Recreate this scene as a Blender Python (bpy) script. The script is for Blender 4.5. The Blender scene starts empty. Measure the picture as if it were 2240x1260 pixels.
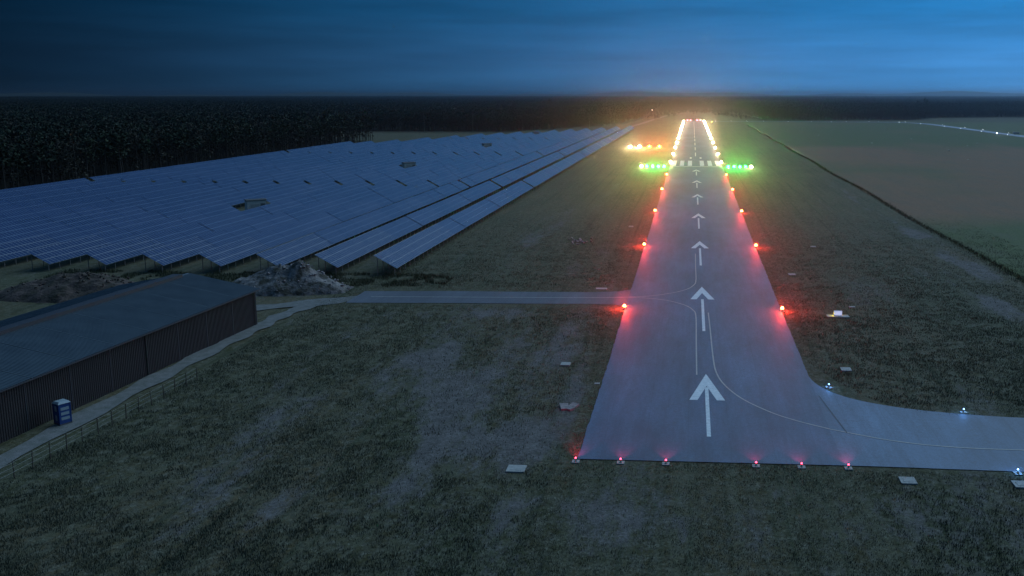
import bpy, math, random
import numpy as np
from mathutils import Vector, Matrix

R = math.radians
rng = random.Random(7)
nrs = np.random.RandomState(11)
S = bpy.context.scene
COL = S.collection

# ------------------------------------------------------------------ camera
cam_d = bpy.data.cameras.new("camera")
cam = bpy.data.objects.new("camera", cam_d)
COL.objects.link(cam)
cam.location = (-1.93, 0.0, 33.03)
cam.rotation_euler = (R(90 - 9.127), 0, R(3.63))
cam_d.sensor_width = 36.0
cam_d.lens = 32.51
cam_d.shift_x = -0.1183
cam_d.shift_y = -0.0446
cam_d.clip_end = 40000
cam_d.clip_start = 0.5
S.camera = cam

# ------------------------------------------------------------------ world: dusk sky, bright towards the set sun on the right
W = bpy.data.worlds.new("World")
S.world = W
W.use_nodes = True
nt = W.node_tree
nt.nodes.clear()
N = nt.nodes.new
L = nt.links.new


def mth(op, a, b=None, clamp=False, tree=None):
    t = tree or nt
    n = t.nodes.new('ShaderNodeMath')
    n.operation = op
    n.use_clamp = clamp
    for i, v in enumerate((a, b)):
        if v is None:
            continue
        if isinstance(v, (int, float)):
            n.inputs[i].default_value = v
        else:
            t.links.new(v, n.inputs[i])
    return n.outputs[0]


out = N('ShaderNodeOutputWorld')
bg = N('ShaderNodeBackground')
L(bg.outputs[0], out.inputs[0])
tc = N('ShaderNodeTexCoord')
sx = N('ShaderNodeSeparateXYZ')
L(tc.outputs['Generated'], sx.inputs[0])
AZ = R(42)   # azimuth of the afterglow, to the right of the runway
dotn = mth('ADD', mth('MULTIPLY', sx.outputs[0], math.sin(AZ)), mth('MULTIPLY', sx.outputs[1], math.cos(AZ)))
c2 = mth('POWER', mth('MAXIMUM', dotn, 0.0), 2.1)
# overhead the glow evens out
up = mth('SMOOTH_MAX', sx.outputs[2], 0.0)
lum = mth('ADD', mth('MULTIPLY', c2, 0.95), mth('MULTIPLY', mth('POWER', mth('MAXIMUM', sx.outputs[2], 0.0), 1.3), 0.55))
lum = mth('MULTIPLY', mth('ADD', lum, 0.007), 1.12)
# faint streaky cloud
mp = N('ShaderNodeMapping')
mp.inputs['Scale'].default_value = (2.2, 2.2, 30.0)
L(tc.outputs['Generated'], mp.inputs[0])
ns = N('ShaderNodeTexNoise')
ns.inputs['Scale'].default_value = 2.2
ns.inputs['Detail'].default_value = 6
ns.inputs['Roughness'].default_value = 0.55
L(mp.outputs[0], ns.inputs['Vector'])
cl = N('ShaderNodeMapRange')
cl.inputs['From Min'].default_value = 0.35
cl.inputs['From Max'].default_value = 0.70
cl.inputs['To Min'].default_value = 0.86
cl.inputs['To Max'].default_value = 1.14
L(ns.outputs[0], cl.inputs[0])
lum = mth('MULTIPLY', lum, cl.outputs[0])
ramp = N('ShaderNodeValToRGB')
er = ramp.color_ramp
er.elements[0].position = 0.0
er.elements[0].color = (0.072, 0.33, 0.76, 1)
er.elements[1].position = 1.0
er.elements[1].color = (0.055, 0.20, 0.52, 1)
e = er.elements.new(0.035); e.color = (0.062, 0.30, 0.72, 1)
e = er.elements.new(0.085); e.color = (0.022, 0.235, 0.60, 1)
e = er.elements.new(0.30); e.color = (0.045, 0.25, 0.62, 1)
L(sx.outputs[2], ramp.inputs[0])
vm = N('ShaderNodeVectorMath')
vm.operation = 'SCALE'
L(ramp.outputs[0], vm.inputs[0])
L(lum, vm.inputs['Scale'])
L(vm.outputs[0], bg.inputs['Color'])
bg.inputs['Strength'].default_value = 1.0

sun_d = bpy.data.lights.new("sun", 'SUN')
sun_d.energy = 1.55
sun_d.angle = R(70)
sun_d.color = (0.62, 0.84, 1.0)
sun = bpy.data.objects.new("sun", sun_d)
COL.objects.link(sun)
sdir = Vector((math.sin(AZ) * math.cos(R(40)), math.cos(AZ) * math.cos(R(40)), math.sin(R(40))))
sun.rotation_euler = (-sdir).to_track_quat('-Z', 'Y').to_euler()

S.view_settings.view_transform = 'Standard'
S.view_settings.look = 'None'
S.view_settings.exposure = 0.0
S.view_settings.gamma = 1.0
S.view_settings.use_curve_mapping = False
S.render.engine = 'CYCLES'
cy = S.cycles
cy.max_bounces = 4
cy.diffuse_bounces = 2
cy.glossy_bounces = 2
cy.transmission_bounces = 2
cy.transparent_max_bounces = 8
cy.volume_bounces = 0
cy.sample_clamp_indirect = 2.0
cy.use_light_tree = True
cy.use_denoising = True
try:
    cy.denoiser = 'OPENIMAGEDENOISE'
except Exception:
    pass

# ------------------------------------------------------------------ helpers
def tag(o, label=None, cat=None, group=None, kind=None):
    if label: o['label'] = label
    if cat: o['category'] = cat
    if group: o['group'] = group
    if kind: o['kind'] = kind
    return o


def empty(name, loc=(0, 0, 0), rz=0.0):
    o = bpy.data.objects.new(name, None)
    o.location = loc
    o.rotation_euler = (0, 0, rz)
    o.empty_display_size = 0.3
    COL.objects.link(o)
    return o


class MB:
    def __init__(s):
        s.v = []; s.f = []; s.m = []

    def add(s, vs, fs, mi=0):
        b = len(s.v)
        s.v += [tuple(p) for p in vs]
        s.f += [tuple(b + i for i in f) for f in fs]
        s.m += [mi] * len(fs)

    def box(s, x0, x1, y0, y1, z0, z1, mi=0, mat=None):
        vs = [Vector(p) for p in ((x0, y0, z0), (x1, y0, z0), (x1, y1, z0), (x0, y1, z0), (x0, y0, z1), (x1, y0, z1), (x1, y1, z1), (x0, y1, z1))]
        if mat: vs = [mat @ p for p in vs]
        s.add(vs, [(0, 3, 2, 1), (4, 5, 6, 7), (0, 1, 5, 4), (1, 2, 6, 5), (2, 3, 7, 6), (3, 0, 4, 7)], mi)

    def tube(s, p0, p1, r0, r1, n=6, mi=0, caps=True):
        p0 = Vector(p0); p1 = Vector(p1)
        d = (p1 - p0).normalized()
        a = Vector((1, 0, 0)) if abs(d.x) < 0.8 else Vector((0, 1, 0))
        u = d.cross(a).normalized(); w = d.cross(u)
        vs = []
        for p, r in ((p0, r0), (p1, r1)):
            for k in range(n):
                t = 2 * math.pi * k / n
                vs.append(p + u * (r * math.cos(t)) + w * (r * math.sin(t)))
        fs = [(k, (k + 1) % n, n + (k + 1) % n, n + k) for k in range(n)]
        if caps: fs += [tuple(range(n - 1, -1, -1)), tuple(range(n, 2 * n))]
        s.add(vs, fs, mi)

    def dome(s, c, r, h, n=10, rings=4, mi=0):
        vs = []; fs = []
        for i in range(rings):
            a = math.pi / 2 * i / rings
            for k in range(n):
                t = 2 * math.pi * k / n
                vs.append((c[0] + r * math.cos(a) * math.cos(t), c[1] + r * math.cos(a) * math.sin(t), c[2] + h * math.sin(a)))
        vs.append((c[0], c[1], c[2] + h))
        for i in range(rings - 1):
            for k in range(n):
                fs.append((i * n + k, i * n + (k + 1) % n, (i + 1) * n + (k + 1) % n, (i + 1) * n + k))
        t = (rings - 1) * n
        for k in range(n):
            fs.append((t + k, t + (k + 1) % n, len(vs) - 1))
        s.add(vs, fs, mi)

    def flat(s, pts, z, mi=0):
        s.add([(x, y, z) for x, y in pts], [tuple(range(len(pts)))], mi)

    def strip(s, pts, w, z, mi=0):
        """a flat ribbon of width w along pts"""
        P = [Vector((a, b)) for a, b in pts]
        vs = []
        for i, p in enumerate(P):
            d = (P[min(i + 1, len(P) - 1)] - P[max(i - 1, 0)]).normalized()
            n = Vector((-d.y, d.x))
            ww = w[i] if isinstance(w, (list, tuple)) else w
            a = p + n * ww / 2; b = p - n * ww / 2
            vs += [(b.x, b.y, z), (a.x, a.y, z)]
        fs = [(2 * i, 2 * i + 2, 2 * i + 3, 2 * i + 1) for i in range(len(P) - 1)]
        s.add(vs, fs, mi)

    def mesh(s, name, mats):
        me = bpy.data.meshes.new(name)
        me.from_pydata(s.v, [], s.f)
        for m in (mats if isinstance(mats, (list, tuple)) else [mats]):
            me.materials.append(m)
        if any(s.m):
            me.polygons.foreach_set('material_index', s.m)
        me.update()
        return me

    def build(s, name, mats, parent=None, loc=(0, 0, 0), rz=0.0):
        return obj(name, s.mesh(name, mats), parent, loc, rz)


def obj(name, me, parent=None, loc=(0, 0, 0), rz=0.0):
    o = bpy.data.objects.new(name, me)
    o.location = loc
    o.rotation_euler = (0, 0, rz)
    if parent is not None: o.parent = parent
    COL.objects.link(o)
    return o


def dup(root, loc, rz=None):
    """copy a thing, its parts and sub-parts"""
    def cp(o, par):
        c = o.copy()
        if par is not None: c.parent = par
        COL.objects.link(c)
        for ch in list(o.children): cp(ch, c)
        return c
    r = cp(root, None)
    r.location = loc
    if rz is not None: r.rotation_euler = (0, 0, rz)
    return r


def smoothline(pts, n=8):
    """Catmull-Rom through pts"""
    P = [Vector(p) for p in pts]
    Q = [2 * P[0] - P[1]] + P + [2 * P[-1] - P[-2]]
    out = []
    for i in range(1, len(Q) - 2):
        for k in range(n):
            t = k / n
            a, b, c, d = Q[i - 1], Q[i], Q[i + 1], Q[i + 2]
            out.append(0.5 * ((2 * b) + (c - a) * t + (2 * a - 5 * b + 4 * c - d) * t * t + (3 * b - a - 3 * c + d) * t ** 3))
    out.append(P[-1])
    return [tuple(p) for p in out]


# ------------------------------------------------------------------ noise for the terrain masks
def vnoise(x, y, seed=0):
    xi = np.floor(x).astype(np.int64); yi = np.floor(y).astype(np.int64)
    xf = x - xi; yf = y - yi
    u = xf * xf * (3 - 2 * xf); v = yf * yf * (3 - 2 * yf)

    def h(a, b):
        n = (a * 374761393 + b * 668265263 + seed * 1274126177) & 0xffffffff
        n = ((n ^ (n >> 13)) * 1274126177) & 0xffffffff
        return ((n ^ (n >> 16)) & 0xffffff) / float(0xffffff)
    return (h(xi, yi) * (1 - u) + h(xi + 1, yi) * u) * (1 - v) + (h(xi, yi + 1) * (1 - u) + h(xi + 1, yi + 1) * u) * v


def fbm(x, y, o=4, seed=0):
    s = 0; a = 1; t = 0
    for i in range(o):
        s = s + a * vnoise(x * 2 ** i + 17.3 * i, y * 2 ** i + 9.1 * i, seed + i); t += a; a *= 0.55
    return s / t


def sstep(a, b, x):
    t = np.clip((x - a) / (b - a), 0, 1)
    return t * t * (3 - 2 * t)


# ------------------------------------------------------------------ materials
def pmat(name, col, rough=0.7, metal=0.0, spec=0.5, noise=None, bump=None, emit=None, scale=(1, 1, 1), coord='Object'):
    """Principled with a two-tone noise and fine bump. noise=(scale, amount, colour2)"""
    m = bpy.data.materials.new(name)
    m.use_nodes = True
    t = m.node_tree
    p = t.nodes['Principled BSDF']
    p.inputs['Base Color'].default_value = (*col, 1)
    p.inputs['Roughness'].default_value = rough
    p.inputs['Metallic'].default_value = metal
    p.inputs['Specular IOR Level'].default_value = spec
    if noise or bump:
        c = t.nodes.new('ShaderNodeTexCoord')
        mp = t.nodes.new('ShaderNodeMapping')
        mp.inputs['Scale'].default_value = scale
        t.links.new(c.outputs[coord], mp.inputs[0])
    if noise:
        n = t.nodes.new('ShaderNodeTexNoise')
        n.inputs['Scale'].default_value = noise[0]
        n.inputs['Detail'].default_value = 7
        n.inputs['Roughness'].default_value = 0.65
        t.links.new(mp.outputs[0], n.inputs['Vector'])
        r = t.nodes.new('ShaderNodeMapRange')
        r.inputs['From Min'].default_value = 0.5 - noise[1]
        r.inputs['From Max'].default_value = 0.5 + noise[1]
        t.links.new(n.outputs[0], r.inputs[0])
        mx = t.nodes.new('ShaderNodeMix')
        mx.data_type = 'RGBA'
        mx.inputs[6].default_value = (*col, 1)
        mx.inputs[7].default_value = (*noise[2], 1)
        t.links.new(r.outputs[0], mx.inputs[0])
        t.links.new(mx.outputs[2], p.inputs['Base Color'])
    if bump:
        n = t.nodes.new('ShaderNodeTexNoise')
        n.inputs['Scale'].default_value = bump[0]
        n.inputs['Detail'].default_value = 5
        t.links.new(mp.outputs[0], n.inputs['Vector'])
        b = t.nodes.new('ShaderNodeBump')
        b.inputs['Strength'].default_value = bump[1]
        b.inputs['Distance'].default_value = bump[2] if len(bump) > 2 else 0.05
        t.links.new(n.outputs[0], b.inputs['Height'])
        t.links.new(b.outputs[0], p.inputs['Normal'])
    if emit:
        p.inputs['Emission Color'].default_value = (*emit[0], 1)
        p.inputs['Emission Strength'].default_value = emit[1]
        m.cycles.emission_sampling = 'NONE'
    return m


M = {}
M['paint'] = pmat('white_paint', (0.80, 0.86, 0.84), 0.6, noise=(1.6, 0.25, (0.50, 0.56, 0.56)))
M['paint_old'] = pmat('worn_line_paint', (0.52, 0.50, 0.44), 0.7, noise=(2.5, 0.2, (0.33, 0.33, 0.31)))
M['concrete'] = pmat('concrete', (0.42, 0.42, 0.38), 0.85, noise=(2.2, 0.2, (0.26, 0.27, 0.25)), bump=(12, 0.3))
M['concrete_cracked'] = pmat('broken_concrete', (0.34, 0.29, 0.27), 0.9, noise=(2.0, 0.15, (0.18, 0.17, 0.16)), bump=(6, 0.6))
M['lid'] = pmat('cover_metal', (0.22, 0.22, 0.21), 0.6, metal=0.6, noise=(8, 0.2, (0.15, 0.15, 0.15)))
M['fixture'] = pmat('lamp_housing', (0.10, 0.10, 0.09), 0.5, noise=(9, 0.2, (0.06, 0.06, 0.06)))
M['papi_body'] = pmat('orange_lamp_box', (0.5, 0.16, 0.03), 0.5, noise=(5, 0.2, (0.38, 0.12, 0.03)))
M['panel'] = None
M['alu'] = pmat('aluminium', (0.27, 0.29, 0.31), 0.45, metal=0.7, noise=(9, 0.2, (0.30, 0.32, 0.33)))
M['post'] = pmat('galvanised_post', (0.30, 0.32, 0.32), 0.55, metal=0.5, noise=(5, 0.2, (0.2, 0.21, 0.21)))
M['wood'] = pmat('weathered_wood', (0.11, 0.09, 0.065), 0.9, noise=(6, 0.2, (0.06, 0.05, 0.04)))
M['kiosk'] = pmat('kiosk_render', (0.62, 0.64, 0.60), 0.8, noise=(1.5, 0.2, (0.46, 0.48, 0.45)))
M['kiosk_roof'] = pmat('kiosk_roof', (0.10, 0.11, 0.11), 0.8, noise=(2, 0.2, (0.06, 0.06, 0.06)))
M['kiosk_door'] = pmat('kiosk_door_steel', (0.40, 0.43, 0.42), 0.5, noise=(4, 0.2, (0.32, 0.34, 0.33)))
M['loo'] = pmat('blue_plastic', (0.02, 0.07, 0.24), 0.45, noise=(2.5, 0.2, (0.015, 0.05, 0.17)))
M['loo_roof'] = pmat('pale_plastic', (0.32, 0.40, 0.42), 0.5, noise=(3, 0.2, (0.24, 0.3, 0.32)))
M['sticker'] = pmat('paper_notice', (0.42, 0.40, 0.42), 0.7, noise=(7, 0.2, (0.3, 0.3, 0.33)))
M['roof'] = pmat('coated_roof_sheet', (0.085, 0.115, 0.128), 0.45, noise=(0.35, 0.2, (0.050, 0.070, 0.082)))
M['roof_vent'] = pmat('ridge_vent', (0.03, 0.035, 0.045), 0.6, noise=(1.2, 0.2, (0.02, 0.025, 0.03)))
M['wall'] = pmat('brown_wall_sheet', (0.022, 0.017, 0.017), 0.75, noise=(0.5, 0.25, (0.015, 0.012, 0.013)), bump=(4, 0.2))
M['gravel'] = pmat('gravel', (0.19, 0.185, 0.175), 0.95, noise=(0.9, 0.16, (0.10, 0.11, 0.09)), bump=(5, 0.6, 0.1))
M['rubble'] = pmat('rubble', (0.24, 0.22, 0.20), 0.95, noise=(0.55, 0.10, (0.045, 0.045, 0.03)), bump=(3, 0.9, 0.2))
M['rubble_dark'] = pmat('reddish_earth', (0.11, 0.075, 0.06), 0.95, noise=(0.6, 0.12, (0.04, 0.035, 0.02)), bump=(3, 0.9, 0.2))
M['bark'] = pmat('dark_bark', (0.055, 0.045, 0.038), 0.95, noise=(1.5, 0.2, (0.03, 0.025, 0.02)), bump=(8, 0.5))
M['birch_bark'] = pmat('birch_bark', (0.50, 0.47, 0.42), 0.8, noise=(1.2, 0.12, (0.10, 0.09, 0.08)), scale=(1, 1, 3))
M['white_metal'] = pmat('white_metal', (0.65, 0.66, 0.66), 0.45, noise=(3, 0.2, (0.5, 0.51, 0.52)))
M['plate'] = pmat('marker_plate', (0.6, 0.62, 0.58), 0.7, noise=(4, 0.2, (0.45, 0.46, 0.43)))


def leafmat(name, c1, c2):
    m = bpy.data.materials.new(name)
    m.use_nodes = True
    t = m.node_tree
    p = t.nodes['Principled BSDF']
    p.inputs['Roughness'].default_value = 0.8
    p.inputs['Specular IOR Level'].default_value = 0.2
    g = t.nodes.new('ShaderNodeNewGeometry')
    oi = t.nodes.new('ShaderNodeObjectInfo')
    a = mth('ADD', mth('MULTIPLY', g.outputs['Random Per Island'], 0.6, tree=t), mth('MULTIPLY', oi.outputs['Random'], 0.4, tree=t), tree=t)
    mx = t.nodes.new('ShaderNodeMix')
    mx.data_type = 'RGBA'
    mx.inputs[6].default_value = (*c1, 1)
    mx.inputs[7].default_value = (*c2, 1)
    t.links.new(a, mx.inputs[0])
    t.links.new(mx.outputs[2], p.inputs['Base Color'])
    return m


M['needles'] = leafmat('pine_needles', (0.010, 0.020, 0.012), (0.032, 0.048, 0.024))
M['leaves'] = leafmat('dull_leaves', (0.015, 0.016, 0.010), (0.042, 0.038, 0.024))
M['twigs'] = leafmat('bare_twigs', (0.018, 0.015, 0.013), (0.055, 0.046, 0.040))
M['blades'] = leafmat('grass_blades', (0.040, 0.052, 0.026), (0.20, 0.19, 0.135))
M['blades_dark'] = leafmat('ditch_grass', (0.026, 0.042, 0.018), (0.080, 0.092, 0.050))


# asphalt ------------------------------------------------------------
def asphalt(name, base, dark):
    m = bpy.data.materials.new(name)
    m.use_nodes = True
    t = m.node_tree
    p = t.nodes['Principled BSDF']
    tn = t.nodes.new; tl = t.links.new
    c = tn('ShaderNodeTexCoord')
    def noise(scale, sc=(1, 1, 1), detail=6, rough=0.6):
        mp = tn('ShaderNodeMapping'); mp.inputs['Scale'].default_value = sc
        tl(c.outputs['Object'], mp.inputs[0])
        n = tn('ShaderNodeTexNoise'); n.inputs['Scale'].default_value = scale
        n.inputs['Detail'].default_value = detail; n.inputs['Roughness'].default_value = rough
        tl(mp.outputs[0], n.inputs['Vector'])
        return n.outputs[0]
    def mr(v, a, b, c0, c1):
        r = tn('ShaderNodeMapRange')
        for i, x in zip((1, 2, 3, 4), (a, b, c0, c1)): r.inputs[i].default_value = x
        tl(v, r.inputs[0]); return r.outputs[0]
    big = mr(noise(0.075, (1, 0.35, 1), 6, 0.65), 0.34, 0.66, 0.66, 1.30)
    mid = mr(noise(0.7, (1.0, 0.10, 1), 6, 0.75), 0.32, 0.68, 0.78, 1.22)
    fine = mr(noise(7.0, detail=8, rough=0.8), 0.3, 0.7, 0.62, 1.38)
    grain = mr(noise(2.2, detail=8, rough=0.85), 0.3, 0.7, 0.72, 1.28)
    k = mth('MULTIPLY', mth('MULTIPLY', big, mid, tree=t), mth('MULTIPLY', fine, grain, tree=t), tree=t)
    # rolled lanes of the paver along the runway
    sp = tn('ShaderNodeSeparateXYZ'); tl(c.outputs['Object'], sp.inputs[0])
    lane = mth('ABSOLUTE', mth('SUBTRACT', mth('FRACT', mth('MULTIPLY', sp.outputs[0], 1 / 4.03, tree=t), tree=t), 0.5, tree=t), tree=t)
    seam = mr(lane, 0.0, 0.012, 0.80, 1.0)
    k = mth('MULTIPLY', k, seam, tree=t)
    vm = tn('ShaderNodeVectorMath'); vm.operation = 'SCALE'
    vm.inputs[0].default_value = base
    tl(k, vm.inputs['Scale'])
    # cracks
    v = tn('ShaderNodeTexVoronoi'); v.feature = 'DISTANCE_TO_EDGE'; v.inputs['Scale'].default_value = 0.11
    nz = tn('ShaderNodeTexNoise'); nz.inputs['Scale'].default_value = 0.5; nz.inputs['Detail'].default_value = 4
    tl(c.outputs['Object'], nz.inputs['Vector'])
    va = tn('ShaderNodeVectorMath'); va.operation = 'MULTIPLY_ADD'
    tl(nz.outputs['Color'], va.inputs[0]); va.inputs[1].default_value = (5, 5, 0); tl(c.outputs['Object'], va.inputs[2])
    tl(va.outputs[0], v.inputs['Vector'])
    cr = mr(v.outputs['Distance'], 0.003, 0.008, 0.75, 1.0)
    mx = tn('ShaderNodeMix'); mx.data_type = 'RGBA'
    mx.inputs[6].default_value = (*dark, 1)
    tl(cr, mx.inputs[0]); tl(vm.outputs[0], mx.inputs[7])
    tl(mx.outputs[2], p.inputs['Base Color'])
    p.inputs['Roughness'].default_value = 0.62
    p.inputs['Specular IOR Level'].default_value = 0.5
    b = tn('ShaderNodeBump'); b.inputs['Strength'].default_value = 0.35; b.inputs['Distance'].default_value = 0.02
    tl(noise(9.0, detail=6, rough=0.8), b.inputs['Height']); tl(b.outputs[0], p.inputs['Normal'])
    return m


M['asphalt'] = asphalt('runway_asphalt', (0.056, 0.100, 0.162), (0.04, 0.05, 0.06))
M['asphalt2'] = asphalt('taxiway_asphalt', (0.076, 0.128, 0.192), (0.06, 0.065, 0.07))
M['asphalt3'] = asphalt('old_taxiway_asphalt', (0.08, 0.09, 0.105), (0.05, 0.05, 0.055))


def ground_mat():
    m = bpy.data.materials.new('airfield_turf')
    m.use_nodes = True
    t = m.node_tree
    p = t.nodes['Principled BSDF']
    tn = t.nodes.new; tl = t.links.new
    c = tn('ShaderNodeTexCoord')
    def noise(scale, sc=(1, 1, 1), detail=6, rough=0.6):
        mp = tn('ShaderNodeMapping'); mp.inputs['Scale'].default_value = sc
        tl(c.outputs['Object'], mp.inputs[0])
        n = tn('ShaderNodeTexNoise'); n.inputs['Scale'].default_value = scale
        n.inputs['Detail'].default_value = detail; n.inputs['Roughness'].default_value = rough
        tl(mp.outputs[0], n.inputs['Vector'])
        return n.outputs[0]
    def mr(v, a, b, c0, c1):
        r = tn('ShaderNodeMapRange')
        for i, x in zip((1, 2, 3, 4), (a, b, c0, c1)): r.inputs[i].default_value = x
        tl(v, r.inputs[0]); return r.outputs[0]
    def mix(f, a, b):
        mx = tn('ShaderNodeMix'); mx.data_type = 'RGBA'
        tl(f, mx.inputs[0])
        for i, q in ((6, a), (7, b)):
            if isinstance(q, tuple): mx.inputs[i].default_value = (*q, 1)
            else: tl(q, mx.inputs[i])
        return mx.outputs[2]
    def attr(n):
        a = tn('ShaderNodeAttribute'); a.attribute_name = n
        return a.outputs['Fac']
    g1 = mix(mr(noise(0.06, (1, 0.4, 1), 6), 0.35, 0.65, 0, 1), (0.038, 0.048, 0.016), (0.108, 0.080, 0.038))
    g2 = mix(mr(noise(1.0, (1, 0.75, 1), 9, 0.82), 0.42, 0.62, 0, 1), g1, (0.125, 0.122, 0.086))
    g2 = mix(mr(noise(0.8, (1, 1.0, 1), 9, 0.85), 0.54, 0.63, 0, 0.6), g2, (0.19, 0.185, 0.135))
    g2 = mix(mr(noise(0.35, (1, 0.4, 1), 8, 0.7), 0.52, 0.74, 0, 0.5), g2, (0.020, 0.032, 0.016))
    st_ = mr(noise(0.55, (1, 0.018, 1), 4, 0.7), 0.46, 0.62, 0, 0.55)
    g2 = mix(st_, g2, (0.105, 0.108, 0.064))
    st2 = mr(noise(0.9, (1, 0.012, 1), 3, 0.6), 0.55, 0.66, 0, 0.5)
    g2 = mix(st2, g2, (0.036, 0.050, 0.024))
    # crop field and fallow soil beyond the ditch
    fld = mix(attr('crop'), (0.235, 0.140, 0.080), (0.100, 0.128, 0.050))
    fld = mix(mr(noise(0.15, (1, 0.25, 1), 7, 0.7), 0.4, 0.7, 0, 0.5), fld, (0.14, 0.13, 0.09))
    col = mix(attr('field'), g2, fld)
    # bare sandy soil
    bare = attr('bare')
    fr = noise(1.1, (1, 0.5, 1), 9, 0.8)
    be = mr(mth('ADD', bare, mth('MULTIPLY', mth('SUBTRACT', fr, 0.5, tree=t), 2.2, tree=t), tree=t), 0.30, 0.75, 0, 0.9)
    soil = mix(mr(noise(0.5, detail=8, rough=0.75), 0.35, 0.7, 0, 1), (0.095, 0.088, 0.080), (0.185, 0.172, 0.158))
    col = mix(be, col, soil)
    # forest floor
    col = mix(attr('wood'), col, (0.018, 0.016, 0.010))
    fine = mr(noise(3.2, detail=9, rough=0.9), 0.34, 0.66, 0.30, 1.70)
    vm = tn('ShaderNodeVectorMath'); vm.operation = 'SCALE'
    tl(col, vm.inputs[0]); tl(fine, vm.inputs['Scale'])
    tl(vm.outputs[0], p.inputs['Base Color'])
    p.inputs['Roughness'].default_value = 0.95
    p.inputs['Specular IOR Level'].default_value = 0.15
    b = tn('ShaderNodeBump'); b.inputs['Strength'].default_value = 0.8; b.inputs['Distance'].default_value = 0.12
    tl(noise(2.6, detail=8, rough=0.8), b.inputs['Height']); tl(b.outputs[0], p.inputs['Normal'])
    return m


M['ground'] = ground_mat()


def panel_mat(grid):
    m = bpy.data.materials.new('solar_cells_far' if grid else 'solar_cells')
    m.use_nodes = True
    t = m.node_tree
    p = t.nodes['Principled BSDF']
    tn = t.nodes.new; tl = t.links.new
    c = tn('ShaderNodeTexCoord')
    n = tn('ShaderNodeTexNoise'); n.inputs['Scale'].default_value = 0.35; n.inputs['Detail'].default_value = 4
    tl(c.outputs['Object'], n.inputs['Vector'])
    mx = tn('ShaderNodeMix'); mx.data_type = 'RGBA'
    mx.inputs[6].default_value = (0.008, 0.022, 0.075, 1)
    mx.inputs[7].default_value = (0.014, 0.036, 0.105, 1)
    tl(n.outputs[0], mx.inputs[0])
    if grid: rnd = tn('ShaderNodeNewGeometry').outputs['Random Per Island']
    else: rnd = tn('ShaderNodeObjectInfo').outputs['Random']
    vsc = tn('ShaderNodeVectorMath'); vsc.operation = 'SCALE'
    tl(mx.outputs[2], vsc.inputs[0]); tl(mth('ADD', mth('MULTIPLY', rnd, 0.14, tree=t), 0.93, tree=t), vsc.inputs['Scale'])
    tl(mth('ADD', mth('MULTIPLY', rnd, 0.035, tree=t), 0.22, tree=t), p.inputs['Roughness'])
    sp = tn('ShaderNodeSeparateXYZ'); tl(c.outputs['UV'], sp.inputs[0])
    def lines(o, per, w):
        fr = mth('FRACT', mth('MULTIPLY', o, 1.0 / per, tree=t), tree=t)
        d = mth('ABSOLUTE', mth('SUBTRACT', fr, 0.5, tree=t), tree=t)
        return mth('GREATER_THAN', d, 0.5 - w / per / 2, tree=t)
    # cell lines of the module print (UV in metres)
    l1 = mth('MAXIMUM', lines(sp.outputs[0], 0.1625, 0.006), lines(sp.outputs[1], 0.1625, 0.006), tree=t)
    last = vsc.outputs[0]
    m2 = tn('ShaderNodeMix'); m2.data_type = 'RGBA'
    tl(mth('MULTIPLY', l1, 0.4, tree=t), m2.inputs[0]); tl(last, m2.inputs[6]); m2.inputs[7].default_value = (0.10, 0.14, 0.22, 1)
    last = m2.outputs[2]
    if grid:
        l2 = mth('MAXIMUM', lines(sp.outputs[0], 1.02, 0.07), lines(sp.outputs[1], 1.62, 0.07), tree=t)
        m3 = tn('ShaderNodeMix'); m3.data_type = 'RGBA'
        tl(l2, m3.inputs[0]); tl(last, m3.inputs[6]); m3.inputs[7].default_value = (0.20, 0.24, 0.30, 1)
        last = m3.outputs[2]
    tl(last, p.inputs['Base Color'])
    p.inputs['Specular IOR Level'].default_value = 0.3
    return m


M['panel'] = panel_mat(False)
M['panel_far'] = panel_mat(True)

# ------------------------------------------------------------------ layout constants (metres; runway axis = +Y, its centreline x = 0)
RW = 12.1
CLEAR = [(-228, -300), (-228, 655), (-430, 700), (-430, 830), (-161, 826), (-119, 903), (-77, 1046), (-70, 1195), (-62, 1588), (-15, 1850),
         (76, 1856), (96, 1530), (82, 1215), (92, 1176), (283, 1222), (343, 1337), (483, 1399), (900, 1420), (1500, 1420), (1500, -300)]


def inside(px, py, poly):
    px = np.asarray(px, float); py = np.asarray(py, float)
    r = np.zeros(px.shape, bool)
    n = len(poly)
    for i in range(n):
        x0, y0 = poly[i]; x1, y1 = poly[(i + 1) % n]
        if y0 == y1: continue
        c = ((y0 > py) != (y1 > py)) & (px < (x1 - x0) * (py - y0) / (y1 - y0) + x0)
        r ^= c
    return r


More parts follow.
